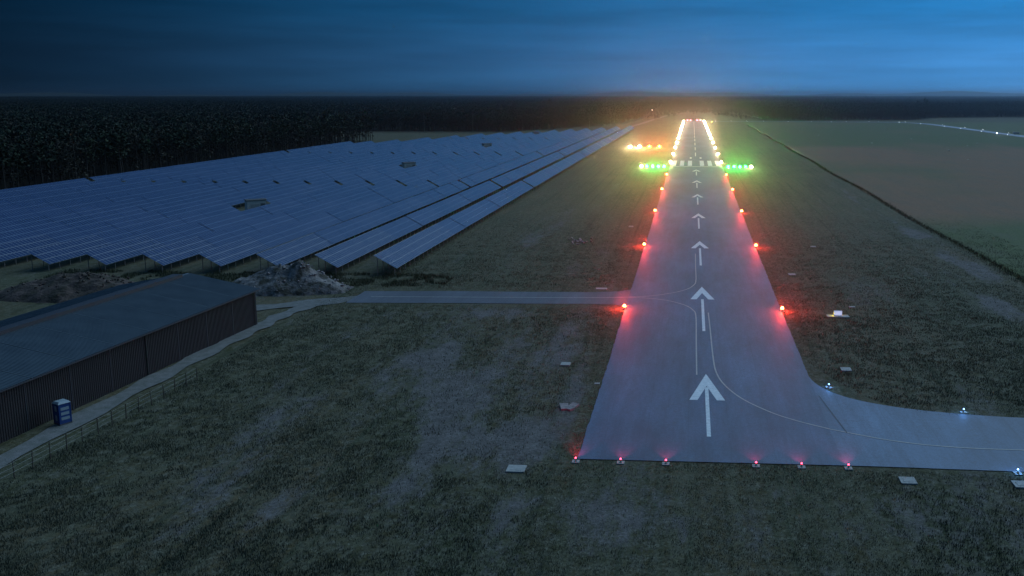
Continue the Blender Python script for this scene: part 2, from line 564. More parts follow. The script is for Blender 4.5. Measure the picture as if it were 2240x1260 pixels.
def bare_mask(X, Y):
    st = fbm(X / 3.2, Y / 16, 5, 3)
    m = np.zeros(X.shape)

    def blob(cx, cy, rx, ry, a=1.0, rot=0.0):
        ca, sa = math.cos(rot), math.sin(rot)
        u = (X - cx) * ca + (Y - cy) * sa
        v = -(X - cx) * sa + (Y - cy) * ca
        return a * np.exp(-((u / rx) ** 2 + (v / ry) ** 2))
    for a in ((-30, 96, 12, 20, .62, -.1), (-24, 122, 9, 14, .6, 0), (-40, 70, 13, 9, .5, 0), (-8, 68, 22, 7, .42, 0), (22, 70, 16, 8, .36, 0), (-34, 135, 16, 5, .6, 0), (-23, 84, 8.5, 7.5, 1.1, 0.2), (-27, 74, 6, 5, .55, 0), (-36, 108, 5.0, 17, .85, -.08), (-20, 118, 4.2, 15, .7, 0), (-45, 92, 5, 16, .5, -.1), (-28, 131, 14, 6, .6, 0),
              (-16, 70, 9, 4, .45, 0), (-38, 76, 8, 8, .5, .3), (-50, 118, 3, 15, .4, -.1), (-14.5, 100, 2.2, 24, .5, 0), (-4, 72, 7, 3, .35, 0), (18, 68, 12, 3, .35, 0),
              (52, 200, 3.2, 60, .85, 0), (50, 300, 2.6, 70, .55, 0), (47, 155, 4, 22, .75, 0), (-38, 225, 5, 60, .45, 0), (-30, 330, 3, 120, .35, 0), (-20, 200, 2, 40, .4, 0),
              (-14, 300, 1.6, 160, .35, 0), (15, 260, 1.5, 120, .3, 0), (30, 230, 1.4, 80, .4, 0), (38, 260, 1.2, 90, .35, 0)):
        m = np.maximum(m, blob(*a))
    m = m * (0.15 + 1.5 * sstep(.25, .75, st)) * (0.55 + .9 * fbm(X / 1.3, Y / 3.5, 4, 31))
    m = np.maximum(m, 0.42 * sstep(0.52, 0.75, fbm(X / 6, Y / 25, 4, 8)) * sstep(400, 150, Y))
    return np.clip(m, 0, 1)


# ------------------------------------------------------------------ ground
def axis_lines(lo, hi, d0, segs):
    """dense between segs with step d0, growing outwards"""
    a, b = segs
    xs = list(np.arange(a, b + 1e-6, d0))
    s = d0; x = b
    while x < hi:
        s *= 1.12; x += s; xs.append(min(x, hi))
    s = d0; x = a
    pre = []
    while x > lo:
        s *= 1.12; x -= s; pre.append(max(x, lo))
    return np.array(pre[::-1] + xs)


gx = axis_lines(-16000, 16000, 0.75, (-84, 66))
gy = axis_lines(-3000, 26000, 0.85, (52, 250))
GX, GY = np.meshgrid(gx, gy)
dpave = np.maximum(np.abs(GX) - RW, 0)
for (bx0, bx1, by0, by1) in ((-12, 125, 79.6, 95), (-58, -12, 141, 153)):
    dpave = np.minimum(dpave, np.hypot(np.maximum(np.maximum(bx0 - GX, GX - bx1), 0), np.maximum(np.maximum(by0 - GY, GY - by1), 0)))
bz = -0.05 - 0.14 * fbm(GX / 2.3, GY / 2.3, 3, 5) * sstep(0.3, 4, dpave)
bz = np.where((GX > 56.2) & (GX < 58.6), bz - 0.10, bz)
bz = bz - 0.25 * sstep(1500, 3000, np.hypot(GX, GY))
nx_, ny_ = len(gx), len(gy)
gm = bpy.data.meshes.new('ground')
gm.vertices.add(nx_ * ny_)
gm.vertices.foreach_set('co', np.stack([GX, GY, bz], -1).astype(np.float32).ravel())
ii = (np.arange(ny_ - 1)[:, None] * nx_ + np.arange(nx_ - 1)[None, :]).ravel()
quads = np.stack([ii, ii + 1, ii + nx_ + 1, ii + nx_], -1).astype(np.int32)
gm.loops.add(quads.size)
gm.loops.foreach_set('vertex_index', quads.ravel())
gm.polygons.add(len(quads))
gm.polygons.foreach_set('loop_start', np.arange(0, quads.size, 4, dtype=np.int32))
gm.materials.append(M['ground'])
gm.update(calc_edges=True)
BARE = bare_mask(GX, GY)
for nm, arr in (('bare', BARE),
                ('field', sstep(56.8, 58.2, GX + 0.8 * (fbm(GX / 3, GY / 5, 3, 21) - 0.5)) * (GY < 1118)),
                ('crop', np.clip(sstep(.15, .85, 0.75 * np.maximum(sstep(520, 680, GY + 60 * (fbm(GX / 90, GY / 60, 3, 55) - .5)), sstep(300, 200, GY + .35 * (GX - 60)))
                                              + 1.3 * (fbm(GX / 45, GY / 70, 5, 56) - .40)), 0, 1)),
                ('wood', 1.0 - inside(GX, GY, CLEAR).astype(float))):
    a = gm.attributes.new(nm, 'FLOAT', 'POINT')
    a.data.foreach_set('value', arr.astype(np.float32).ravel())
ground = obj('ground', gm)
tag(ground, kind='structure')

# ------------------------------------------------------------------ runway and its paint
mb = MB()
ys = [80.0 + .8 * k for k in range(350)] + list(range(360, 1160, 8)) + [1160.0]
mb.add([(sx_ * (RW + 0.04 * math.sin(y * 0.11 + sx_) + rng.uniform(-.07, .05)), y, 0.02) for y in ys for sx_ in (-1, 1)],
       [(2 * i, 2 * i + 1, 2 * i + 3, 2 * i + 2) for i in range(len(ys) - 1)])
runway = mb.build('runway', M['asphalt'])
tag(runway, kind='structure')
ZP = 0.03


def wear(m, dark, amount):
    t = m.node_tree
    p = t.nodes['Principled BSDF']
    src = p.inputs['Base Color'].links[0].from_socket
    c = t.nodes.new('ShaderNodeTexCoord')
    n = t.nodes.new('ShaderNodeTexNoise'); n.inputs['Scale'].default_value = 3.5; n.inputs['Detail'].default_value = 9; n.inputs['Roughness'].default_value = 0.85
    t.links.new(c.outputs['Object'], n.inputs['Vector'])
    r = t.nodes.new('ShaderNodeMapRange'); r.inputs[1].default_value = 0.52; r.inputs[2].default_value = 0.66; r.inputs[4].default_value = amount
    t.links.new(n.outputs[0], r.inputs[0])
    mx = t.nodes.new('ShaderNodeMix'); mx.data_type = 'RGBA'
    t.links.new(r.outputs[0], mx.inputs[0]); t.links.new(src, mx.inputs[6]); mx.inputs[7].default_value = (*dark, 1)
    t.links.new(mx.outputs[2], p.inputs['Base Color'])


wear(M['paint'], (0.16, 0.19, 0.22), 0.65)
wear(M['paint_old'], (0.12, 0.15, 0.18), 0.8)


def arrow(tip, tail, hw, hl, notch, inner, sw):
    m = MB()
    b = tip - hl
    m.add([(0, tip, ZP), (hw, b, ZP), (inner, b, ZP), (0, tip - notch, ZP), (-inner, b, ZP), (-hw, b, ZP)],
          [(0, 3, 2, 1), (0, 5, 4, 3)])
    top = tip - notch - 0.5 if notch < 6.5 and (tip - tail) < 22 else b
    m.add([(-sw / 2, tail, ZP), (sw / 2, tail, ZP), (sw / 2, top, ZP), (-sw / 2, top, ZP)], [(0, 1, 2, 3)])
    return m.build('arrow_marking', M['paint'], runway)


arrow(106.8, 86.3, 1.95, 9.6, 4.6, 1.05, 0.40)
for t_, l_ in ((157.4, 127.0), (207.8, 177.5), (257.1, 227.4), (307.6, 278.0), (357.2, 328.0), (408.5, 379.0)):
    arrow(t_, l_, 1.95, 10.0, 5.2, 0.95, 0.42)
m = MB(); m.flat([(-RW + .3, 424.3), (RW - .3, 424.3), (RW - .3, 426.1), (-RW + .3, 426.1)], ZP)
m.build('threshold_line', M['paint'], runway)
for sgn in (-1, 1):
    for k in range(3):
        x0 = 1.85 + 3.75 * k
        m = MB(); m.box(sgn * x0 if sgn > 0 else -x0 - 2.0, sgn * x0 + 2.0 if sgn > 0 else -x0, 430, 463.5, ZP - .006, ZP)
        m.build('threshold_stripe', M['paint'], runway)
    m = MB(); m.box(sgn * 2.55 - .5, sgn * 2.55 + .5, 478, 489, ZP - .006, ZP)
    m.build('designator_bar', M['paint'], runway)
y = 497.0
while y < 1120:
    m = MB(); m.flat([(-.24, y), (.24, y), (.24, y + 31), (-.24, y + 31)], ZP)
    m.build('centreline_dash', M['paint'], runway)
    y += 53.5
ZL = 0.036


def line(pts, name='guide_line', w=0.17, par=None, mat='paint_old', z=ZL, n=8):
    m = MB(); m.strip(smoothline(pts, n) if len(pts) > 2 else pts, w, z)
    return m.build(name, M[mat], par if par is not None else runway)


line([(-1.0, 191.0), (-1.0, 176), (-1.0, 162.5), (-1.5, 158.2), (-2.6, 155.1), (-5.0, 152.0), (-8.6, 149.4), (-12.0, 148.4)])
line([(-12.0, 148.1), (-8.6, 147.6), (-5.4, 146.0), (-2.8, 143.0), (-1.6, 140.0), (-1.1, 136.0), (-1.1, 120), (-1.1, 106.4)])
line([(0.8, 138.2), (0.9, 128.2), (1.0, 114.3), (1.25, 107.5), (2.1, 102.6), (3.9, 97.8), (6.7, 93.6), (9.2, 91.2), (12.1, 89.1)])

# taxiway to the right
up_e = smoothline([(12.0, 115.0), (12.05, 107.6), (12.9, 103.0), (15.0, 99.6), (18.0, 97.3), (22.0, 95.6), (27.0, 94.4), (33.0, 93.7), (45.0, 93.4), (120.0, 93.2)], 6)
lo_e = [(12.0 + (108.0) * i / (len(up_e) - 1), 80.0 - 0.5 * min(i / 12, 1)) for i in range(len(up_e))]
mb = MB()
vs = []
for (a, b), (c, d) in zip(lo_e, up_e):
    cx = max(a, 12.0)
    vs += [(c if c > 12.0 else 12.0, 80.0 - 0.4 * sstep(12, 30, np.float64(c)), 0.014), (c, b * 0 + d, 0.014)]
mb.add(vs, [(2 * i, 2 * i + 2, 2 * i + 3, 2 * i + 1) for i in range(len(up_e) - 1)])
taxi_r = mb.build('taxiway', M['asphalt2'])
tag(taxi_r, kind='structure')
line([(12.1, 89.1), (17.5, 86.4), (22.7, 85.1), (29.4, 84.7), (45.0, 84.6), (119.0, 84.6)], par=taxi_r)
line([(12.35, 99.5), (12.9, 94.5), (13.6, 88.2)], 'pavement_seam', 0.10, taxi_r, 'roof_vent', 0.040)

# taxiway to the left
mb = MB()
up2 = [(-12.0, 154.5), (-14, 152.8), (-18, 151.8), (-28, 151.4), (-41, 151.2), (-57, 150.2)]
lo2 = [(-12.0, 141.2), (-14, 142.9), (-18, 143.1), (-28, 142.6), (-41, 142.2), (-57, 141.4)]
mb.add([(x, y, 0.014) for p in zip(lo2, up2) for x, y in p], [(2 * i, 2 * i + 1, 2 * i + 3, 2 * i + 2) for i in range(len(up2) - 1)])
taxi_l = mb.build('taxiway', M['asphalt3'])
tag(taxi_l, kind='structure')
line([(-12.0, 148.2), (-20, 147.4), (-40, 146.6), (-54.5, 146.0)], par=taxi_l, w=0.2)

# gravel tracks round the shed
mb = MB()
mb.strip(smoothline([(-65.0, 50), (-64.6, 70), (-64.6, 92), (-64.5, 106), (-64.2, 118), (-63.8, 126), (-63.5, 133), (-61.5, 139.5), (-56.5, 144.5)], 6), [2.6 + 0.7 * math.sin(i * 1.3) for i in range(49)], 0.0)
trk = mb.build('gravel_track', M['gravel'])
tag(trk, kind='structure')
mb = MB()
mb.strip(smoothline([(-84, 133), (-76, 134.5), (-68, 138), (-60, 143), (-53, 146.0)], 6), [3.4, 3.6] + [4.0 + 0.8 * math.sin(i) for i in range(22)] + [8.0], 0.006)
trk2 = mb.build('gravel_path', M['gravel'])
tag(trk2, kind='structure')

# far taxiway round the field
mb = MB()
fr = smoothline([(14.0, 1133), (90, 1128), (200, 1116), (232, 1108), (250, 1085), (258, 1040), (258.5, 930), (257.5, 735), (257, 300), (257, 40)], 8)
mb.strip(fr, 11.0, 0.02)
far_taxi = mb.build('perimeter_taxiway', M['asphalt2'])
tag(far_taxi, kind='structure')
# perimeter track curving behind the runway end
mb = MB()
mb.strip(smoothline([(-66, 935), (-58, 1060), (-50, 1250), (-34, 1500), (5, 1680), (60, 1640), (84, 1420), (92, 1260)], 8), 6.0, 0.01)
tag(mb.build('perimeter_track', M['gravel']), kind='structure')

# ------------------------------------------------------------------ trees
def tree_mesh(kind, seed):
    r = random.Random(seed)
    H = 20.0
    tk = MB()
    lean = (r.uniform(-.5, .5), r.uniform(-.5, .5))
    segs = 4
    top = H * (0.92 if kind != 'birch' else 0.96)
    pr = Vector((0, 0, -0.3)); rad = {'pine': .24, 'oak': .30, 'birch': .17, 'bush': .1}[kind]
    pts = [pr]
    for i in range(1, segs + 1):
        f = i / segs
        pts.append(Vector((lean[0] * f * f + r.uniform(-.15, .15), lean[1] * f * f + r.uniform(-.15, .15), top * f)))
    for i in range(segs):
        tk.tube(pts[i], pts[i + 1], rad * (1 - .85 * i / segs), rad * (1 - .85 * (i + 1) / segs), 6, caps=False)
    ends = []
    nl = {'pine': 10, 'oak': 13, 'birch': 9, 'bush': 4}[kind]
    z0 = {'pine': .50, 'oak': .14, 'birch': .38, 'bush': .1}[kind]
    for i in range(nl):
        f = z0 + (0.95 - z0) * (i + r.random() * .6) / nl
        a = r.uniform(0, 6.28)
        ln = {'pine': 2.6, 'oak': 4.0, 'birch': 2.2, 'bush': 2}[kind] * (1.15 - .6 * (f - z0) / (1 - z0)) * r.uniform(.7, 1.1)
        p0 = Vector((lean[0] * f * f, lean[1] * f * f, top * f))
        p1 = p0 + Vector((math.cos(a) * ln, math.sin(a) * ln, ln * r.uniform(.2, .8)))
        tk.tube(p0, p1, rad * .3, rad * .08, 4, caps=False)
        ends.append((p0, p1))
    cr = MB()
    n = {'pine': 210, 'oak': 230, 'birch': 150, 'bush': 120}[kind]
    for i in range(n):
        if r.random() < .75:
            p0, p1 = r.choice(ends)
            c = p0.lerp(p1, r.uniform(.45, 1.15)) + Vector((r.gauss(0, .75), r.gauss(0, .75), r.gauss(0, .6)))
        else:
            f = r.uniform(z0 + .1, 1.02)
            ww = math.sin(math.pi * min(1, (f - z0) / (1.04 - z0)) ** .7) * {'pine': 2.4, 'oak': 3.6, 'birch': 2.0, 'bush': 2}[kind]
            a = r.uniform(0, 6.28)
            c = Vector((math.cos(a) * ww * r.random() ** .5, math.sin(a) * ww * r.random() ** .5, H * f))
        s = r.uniform(.28, .62) * (1.15 if kind == 'pine' else 1.0)
        u = Vector((r.gauss(0, 1), r.gauss(0, 1), r.gauss(0, .6))).normalized()
        w = u.cross(Vector((r.gauss(0, 1), r.gauss(0, 1), r.gauss(0, 1)))).normalized()
        if kind in ('oak', 'birch') and r.random() < .35:
            q = u * s * 1.8; g_ = w * .10
            cr.add([c - q - g_, c + q, c - q + g_], [(0, 1, 2)])
        else:
            q = u * s; g_ = w * s * r.uniform(.6, 1)
            cr.add([c - q - g_ * .6, c + q * .5 - g_, c + q + g_ * .5, c - q * .4 + g_], [(0, 1, 2, 3)])
    leaf = {'pine': M['needles'], 'oak': M['leaves'], 'birch': M['twigs'], 'bush': M['leaves']}[kind]
    bark = M['birch_bark'] if kind == 'birch' else M['bark']
    return tk.mesh('trunk', bark), cr.mesh('crown', leaf)


PROTO = {'pine': [tree_mesh('pine', 1), tree_mesh('pine', 2), tree_mesh('pine', 3)],
         'oak': [tree_mesh('oak', 4), tree_mesh('oak', 5)],
         'birch': [tree_mesh('birch', 6)]}
NAMES = {'pine': 'pine_tree', 'oak': 'broadleaf_tree', 'birch': 'birch_tree'}
srcs = {}


def plant(kind, x, y, h, label, group=None, w=None):
    v = rng.randrange(len(PROTO[kind]))
    t = empty(NAMES[kind], (x, y, -0.1), rng.uniform(0, 6.28))
    s = h / 20.0
    t.scale = (s * (w or rng.uniform(.9, 1.25)), s * (w or rng.uniform(.9, 1.25)), s)
    tag(t, label, 'tree', group)
    tk, cr = PROTO[kind][v]
    a = obj('trunk', tk, t); b = obj('crown', cr, t)
    srcs.setdefault((kind, v), (a, b))
    return t


def edge(p0, p1, step, label, group, mixw, hmin=15, hmax=21, jit=2.0):
    p0 = Vector(p0); p1 = Vector(p1)
    n = max(1, int((p1 - p0).length / step))
    for i in range(n):
        p = p0.lerp(p1, (i + rng.uniform(.1, .9)) / n) + Vector((rng.uniform(-jit, jit), rng.uniform(-jit, jit)))
        k = rng.choices(('pine', 'oak'), mixw)[0]
        nm = {'pine': 'dark pine tree', 'oak': 'dull broadleaf tree'}[k]
        plant(k, p.x, p.y, rng.uniform(hmin, hmax), nm + ' ' + label, nm + 's ' + group)


edge((-229, 245), (-229, 655), 6.5, 'in the front row of the wood left of the solar panels', 'along the left side of the solar field', (2, 1), 16, 21)
edge((-230, 657), (-300, 672), 8, 'at the far corner of the wood left of the solar panels', 'at the far corner of the left wood', (2, 1), 16, 21)
edge((-335, 829), (-161, 827), 6, 'along the wood edge across the far meadow', 'across the far meadow', (1, 2), 15, 20)
edge((-161, 829), (-119, 906), 7, 'on the wood edge just past the far end of the solar rows', 'past the end of the solar rows', (1, 2), 14, 19)
edge((-121, 906), (-79, 1048), 8, 'on the wood edge left of the far runway end', 'left of the far runway end', (1, 2), 12, 18)
edge((94, 1178), (283, 1226), 7, 'on the wood edge beyond the right hand field', 'beyond the right hand field', (1, 1.5), 14, 19)
edge((285, 1228), (343, 1340), 8, 'where the right hand wood steps back behind the far meadow', 'where the right wood steps back', (1, 1), 15, 20)
edge((345, 1341), (520, 1404), 8, 'on the wood edge behind the far right meadow', 'behind the far right meadow', (2, 1), 16, 21)
for (x, y, h, lb) in ((-239, 812, 17, 'pale birch with a thin crown nearest the wood corner, standing in the far meadow edge'),
                      (-262, 815, 12, 'small pale birch at the left end of the far meadow'),
                      (-196, 815, 19, 'tall white stemmed birch in front of the dark wood across the meadow'),
                      (-152, 818, 13, 'pale birch at the right end of the far meadow behind the panels'),
                      (-103, 915, 14, 'pale birch beside the wood edge behind the last solar rows'),
                      (-88, 985, 15, 'slender pale birch left of the yellowish approach lamps on the wood edge')):
    plant('birch', x, y, h, lb)
plant('pine', 315, 1300, 27, 'tallest pine standing above the right hand wood', None)
plant('pine', 306, 1303, 24, 'second tall pine touching the tallest one above the right hand wood', None)
plant('pine', -200, 1290, 26, 'single pine crown rising above the wood skyline left of the runway', None)


def scatter_forest():
    P = []
    cx, cyy = -1.9, 0.0
    for (r0, r1, step, sc) in ((0, 900, 6.0, 1.0), (900, 1900, 7.8, 1.1), (1900, 3600, 12.5, 1.5), (3600, 7000, 26, 2.6)):
        xs = np.arange(-r1, r1, step); ys = np.arange(60, r1, step)
        A, B = np.meshgrid(xs, ys)
        A = A + nrs.uniform(-.45, .45, A.shape) * step
        B = B + nrs.uniform(-.45, .45, B.shape) * step
        d = np.hypot(A - cx, B - cyy)
        az = np.degrees(np.arctan2(A - cx, B - cyy))
        k = (d >= r0) & (d < r1) & (az > -41) & (az < 25)
        k &= ~inside(A, B, CLEAR)
        A, B, d = A[k], B[k], d[k]
        # leave the planted front row room
        near = inside(A + 4, B, CLEAR) | inside(A, B - 4, CLEAR) | inside(A - 4, B, CLEAR)
        k = ~(near & (d < 1500))
        A, B = A[k], B[k]
        h = (14.5 + 6.0 * fbm(A / 160, B / 160, 3, 40) + nrs.uniform(-1.6, 1.6, A.shape)) / 20
        P.append(np.stack([A, B, np.full(A.shape, -0.3), h, h * sc * nrs.uniform(.9, 1.25, A.shape), nrs.randint(0, 5, A.shape)], -1))
    return np.concatenate(P)


F = scatter_forest()
# scrub of young trees round the far runway end
sp_ = []
for _ in range(900):
    x = rng.uniform(-90, 110); y = rng.uniform(1180, 1860)
    if inside([x], [y], CLEAR)[0] and (abs(x - 5) > 38 + 12 * math.sin(y / 60) or y > 1500):
        h = rng.uniform(.10, .34)
        sp_.append((x, y, -.1, h, h * 1.6, rng.choice((0, 1, 0, 1, 4))))
F = np.concatenate([F, np.array(sp_)])
fm = bpy.data.meshes.new('forest')
fm.vertices.add(len(F))
fm.vertices.foreach_set('co', F[:, :3].astype(np.float32).ravel())
for nm, arr in (('hs', F[:, 3]), ('ws', F[:, 4]), ('rz', nrs.uniform(0, 6.28, len(F)))):
    a = fm.attributes.new(nm, 'FLOAT', 'POINT'); a.data.foreach_set('value', arr.astype(np.float32))
a = fm.attributes.new('pick', 'INT', 'POINT'); a.data.foreach_set('value', F[:, 5].astype(np.int32))
fm.update()
forest = obj('forest', fm)
tag(forest, 'dark pine and broadleaf forest stretching to the horizon behind the airfield', 'forest', kind='stuff')
ng = bpy.data.node_groups.new('forest_scatter', 'GeometryNodeTree')
ng.interface.new_socket('Geometry', in_out='INPUT', socket_type='NodeSocketGeometry')
ng.interface.new_socket('Geometry', in_out='OUTPUT', socket_type='NodeSocketGeometry')
gi = ng.nodes.new('NodeGroupInput'); go = ng.nodes.new('NodeGroupOutput')
jn = ng.nodes.new('GeometryNodeJoinGeometry')
variants = [('oak', 1), ('oak', 0), ('pine', 2), ('pine', 1), ('pine', 0)]
for k in variants:
    if k not in srcs: continue
    j2 = ng.nodes.new('GeometryNodeJoinGeometry')
    for o in srcs[k]:
        oi = ng.nodes.new('GeometryNodeObjectInfo'); oi.inputs['Object'].default_value = o
        ng.links.new(oi.outputs['Geometry'], j2.inputs[0])
    g2i = ng.nodes.new('GeometryNodeGeometryToInstance')
    ng.links.new(j2.outputs[0], g2i.inputs[0])
    ng.links.new(g2i.outputs[0], jn.inputs[0])
iop = ng.nodes.new('GeometryNodeInstanceOnPoints')
iop.inputs['Pick Instance'].default_value = True


def nattr(n, ty='FLOAT'):
    a = ng.nodes.new('GeometryNodeInputNamedAttribute'); a.data_type = ty
    a.inputs['Name'].default_value = n
    return [s for s in a.outputs if s.enabled and s.name == 'Attribute'][0]


cb = ng.nodes.new('ShaderNodeCombineXYZ')
ng.links.new(nattr('ws'), cb.inputs[0]); ng.links.new(nattr('ws'), cb.inputs[1]); ng.links.new(nattr('hs'), cb.inputs[2])
cb2 = ng.nodes.new('ShaderNodeCombineXYZ')
ng.links.new(nattr('rz'), cb2.inputs[2])
ng.links.new(gi.outputs[0], iop.inputs['Points'])
ng.links.new(jn.outputs[0], iop.inputs['Instance'])
ng.links.new(nattr('pick', 'INT'), iop.inputs['Instance Index'])
ng.links.new(cb2.outputs[0], iop.inputs['Rotation'])
ng.links.new(cb.outputs[0], iop.inputs['Scale'])
ng.links.new(iop.outputs[0], go.inputs[0])
md = forest.modifiers.new('scatter', 'NODES'); md.node_group = ng

# wooded ridge on the horizon
hm = MB()
cols = 220
vs = []
for i in range(cols):
    a = R(-42 + 68 * i / (cols - 1))
    hh = 40 + 14 * math.sin(i * .11) + 9 * math.sin(i * .31 + 1) + rng.uniform(-1.5, 1.5)
    if i < 120: hh -= (120 - i) * .12
    for (d, z) in ((8200, -5), (9300, hh * .75), (10500, hh), (13000, -5)):
        vs.append((d * math.sin(a), d * math.cos(a), z))
fs = [(4 * i + k, 4 * i + 4 + k, 4 * i + 5 + k, 4 * i + 1 + k) for i in range(cols - 1) for k in range(3)]
hm.add(vs, fs)
M['far_wood'] = pmat('distant_woods', (0.02, 0.03, 0.018), 0.9, noise=(0.004, 0.2, (0.03, 0.04, 0.02)))
hills = hm.build('hills', M['far_wood'])
tag(hills, kind='structure')

# ------------------------------------------------------------------ solar field
NR = 16
PITCH = 11.12
AX0 = -56.0
HA, HB, WX = 1.25, 3.6, 4.2
tilt = math.atan2(HB - HA, WX)
SL = math.hypot(WX, HB - HA)
far_x = [-222, -195, -174, -159, -115, -83, -53]
far_y = [565, 580, 640, 688, 762, 817, 885]
# single module: long side up the slope; local frame: x along slope (from low edge up), y along the row
pm = MB()
PL, PW, PT = 1.60, 1.00, 0.04


def module_mesh(nx, ny, name, matc, gap=0.02):
    """slab of nx modules up the slope and ny along the row; glass on top, alu rim"""
    me = bpy.data.meshes.new(name)
    X1 = nx * (PL + gap) - gap; Y1 = ny * (PW + gap) - gap
    rim = 0.03
    v = [(0, 0, 0), (X1, 0, 0), (X1, Y1, 0), (0, Y1, 0), (0, 0, PT), (X1, 0, PT), (X1, Y1, PT), (0, Y1, PT),
         (rim, rim, PT - .004), (X1 - rim, rim, PT - .004), (X1 - rim, Y1 - rim, PT - .004), (rim, Y1 - rim, PT - .004)]
    f = [(0, 3, 2, 1), (0, 1, 5, 4), (1, 2, 6, 5), (2, 3, 7, 6), (3, 0, 4, 7),
         (4, 5, 9, 8), (5, 6, 10, 9), (6, 7, 11, 10), (7, 4, 8, 11), (8, 9, 10, 11)]
    me.from_pydata(v, [], f)
    me.materials.append(M['alu']); me.materials.append(matc)
    me.polygons.foreach_set('material_index', [0] * 9 + [1])
    uv = me.uv_layers.new(name='uv')
    for p in me.polygons:
        for li in p.loop_indices:
            co = v[me.loops[li].vertex_index]
            uv.data[li].uv = (co[1], co[0])
    me.update()
    return me


mod = module_mesh(1, 1, 'panel', M['panel'])
slab_cache = {}
post_m = MB(); post_m.box(-.05, .05, -.05, .05, -.2, 1.0); post_me = post_m.mesh('post', M['post'])
kiosk_y = (254.0, 398.0, 554.0, 730.0)
KX = -125.6
gapy = [314.5, 476.5, 638.5, 800.5]


def solar_block(row, y0, y1, first, label):
    ax = AX0 - PITCH * row
    t = empty('solar_table', (ax, y0, 0))
    tag(t, label, 'solar panels', 'solar panel tables in rows')
    rot = Matrix.Rotation(-tilt, 4, 'Y') @ Matrix.Scale(-1, 4, (1, 0, 0))
    # frame: low edge at x=0 (towards the runway), rising towards -x
    base = Matrix(((-math.cos(tilt), 0, math.sin(tilt), 0), (0, 1, 0, 0), (math.sin(tilt), 0, math.cos(tilt), HA), (0, 0, 0, 1)))
    n = int((y1 - y0) / (PW + .02))
    near = min(n, {0: 42, 1: 34, 2: 26}.get(row, 20)) if first and row <= 7 else 0

    def place(o, u, v_, w=0.0):
        o.matrix_local = base @ Matrix.Translation((u, v_, w))
    for j in range(near):
        for i in range(3):
            o = obj('panel', mod, t)
            place(o, i * (PL + .02), j * (PW + .02), rng.uniform(-.006, .006))
    j = near
    m_all = MB()
    slabs = []
    while j < n:
        k = min(10, n - j)
        slabs.append((j, k))
        j += k
    if slabs:
        me = bpy.data.meshes.new('panel_field')
        V = []; Fc = []; Mi = []; UV = []
        for (j, k) in slabs:
            y0_, y1_ = j * (PW + .02), (j + k) * (PW + .02) - .02
            dz = rng.uniform(-.05, .05)
            X1 = 3 * (PL + .02) - .02
            b = len(V)
            V += [(0, y0_, dz), (X1, y0_, dz), (X1, y1_, dz), (0, y1_, dz), (0, y0_, dz + PT), (X1, y0_, dz + PT), (X1, y1_, dz + PT), (0, y1_, dz + PT)]
            Fc += [tuple(b + q for q in f) for f in ((0, 3, 2, 1), (0, 1, 5, 4), (1, 2, 6, 5), (2, 3, 7, 6), (3, 0, 4, 7), (4, 5, 6, 7))]
            Mi += [0] * 5 + [1]
        # the base frame mirrors x, so turn the faces round
        Fc = [f[::-1] for f in Fc]
        me.from_pydata(V, [], Fc)
        me.materials.append(M['alu']); me.materials.append(M['panel_far'])
        me.polygons.foreach_set('material_index', Mi)
        uv = me.uv_layers.new(name='uv')
        li = np.zeros(len(me.loops), np.int32); me.loops.foreach_get('vertex_index', li)
        co = np.array(V)[li]
        uv.data.foreach_set('uv', np.stack([co[:, 1], co[:, 0]], -1).astype(np.float32).ravel())
        o = obj('panel_field', me, t)
        place(o, 0, 0)
        o['kind'] = 'stuff'
    # posts and rails
    L_ = n * (PW + .02)
    npst = int(L_ / 3.06)
    pf = MB()
    for q in range(npst + 1):
        yq = .4 + q * 3.06
        if yq > L_: break
        for u in (0.5, WX - .5):
            hz = HA + (HB - HA) * u / WX - .1
            if first and row <= 5 and q < 9:
                o = obj('post', post_me, t, (-u, yq, 0)); o.scale = (1, 1, hz)
            else:
                pf.box(-u - .05, -u + .05, yq - .05, yq + .05, -.2, hz)
    if pf.v:
        o = pf.build('post_row', M['post'], t); o['kind'] = 'stuff'
    rl = MB()
    for u in (.9, WX - .9):
        z = HA + (HB - HA) * u / WX
        rl.box(-u - .04, -u + .04, .05, L_ - .05, z - .14, z - .03)
    rl.build('rail', M['post'], t)
    return t


ordw = ['nearest the runway', 'second from the runway', 'third from the runway', 'fourth from the runway', 'fifth from the runway', 'sixth from the runway',
        'seventh from the runway', 'eighth from the runway', 'ninth from the runway', 'tenth from the runway', 'eleventh from the runway', 'twelfth from the runway',
        'thirteenth from the runway', 'fourteenth from the runway', 'fifteenth from the runway', 'outermost beside the wood']
blkw = ['front block', 'behind first cross gap', 'behind second cross gap', 'behind third cross gap', 'farthest block']
for r_ in range(NR - 1):
    ax = AX0 - PITCH * r_
    yend = float(np.interp(ax, far_x, far_y))
    cuts = [164.3] + [c for c in gapy if c < yend - 20] + [yend]
    for b_ in range(len(cuts) - 1):
        y0, y1 = cuts[b_] + (1.1 if b_ else 0), cuts[b_ + 1] - (1.1 if b_ + 2 < len(cuts) else 0)
        ks = [k for k in kiosk_y if y0 < k < y1] if abs(ax - 2 - KX) < PITCH * .62 and ax > -130 else []
        spans = [(y0, y1)]
        if ks:
            spans = [(y0, ks[0] - 12.5), (ks[0] + 5.0, y1)]
        for si, (a_, b2) in enumerate(spans):
            extra = '' if len(spans) == 1 else (', before kiosk' if si == 0 else ', past kiosk')
            solar_block(r_, a_, b2, b_ == 0 and si == 0, 'blue solar panel table, row ' + ordw[r_] + ', ' + blkw[b_] + extra)

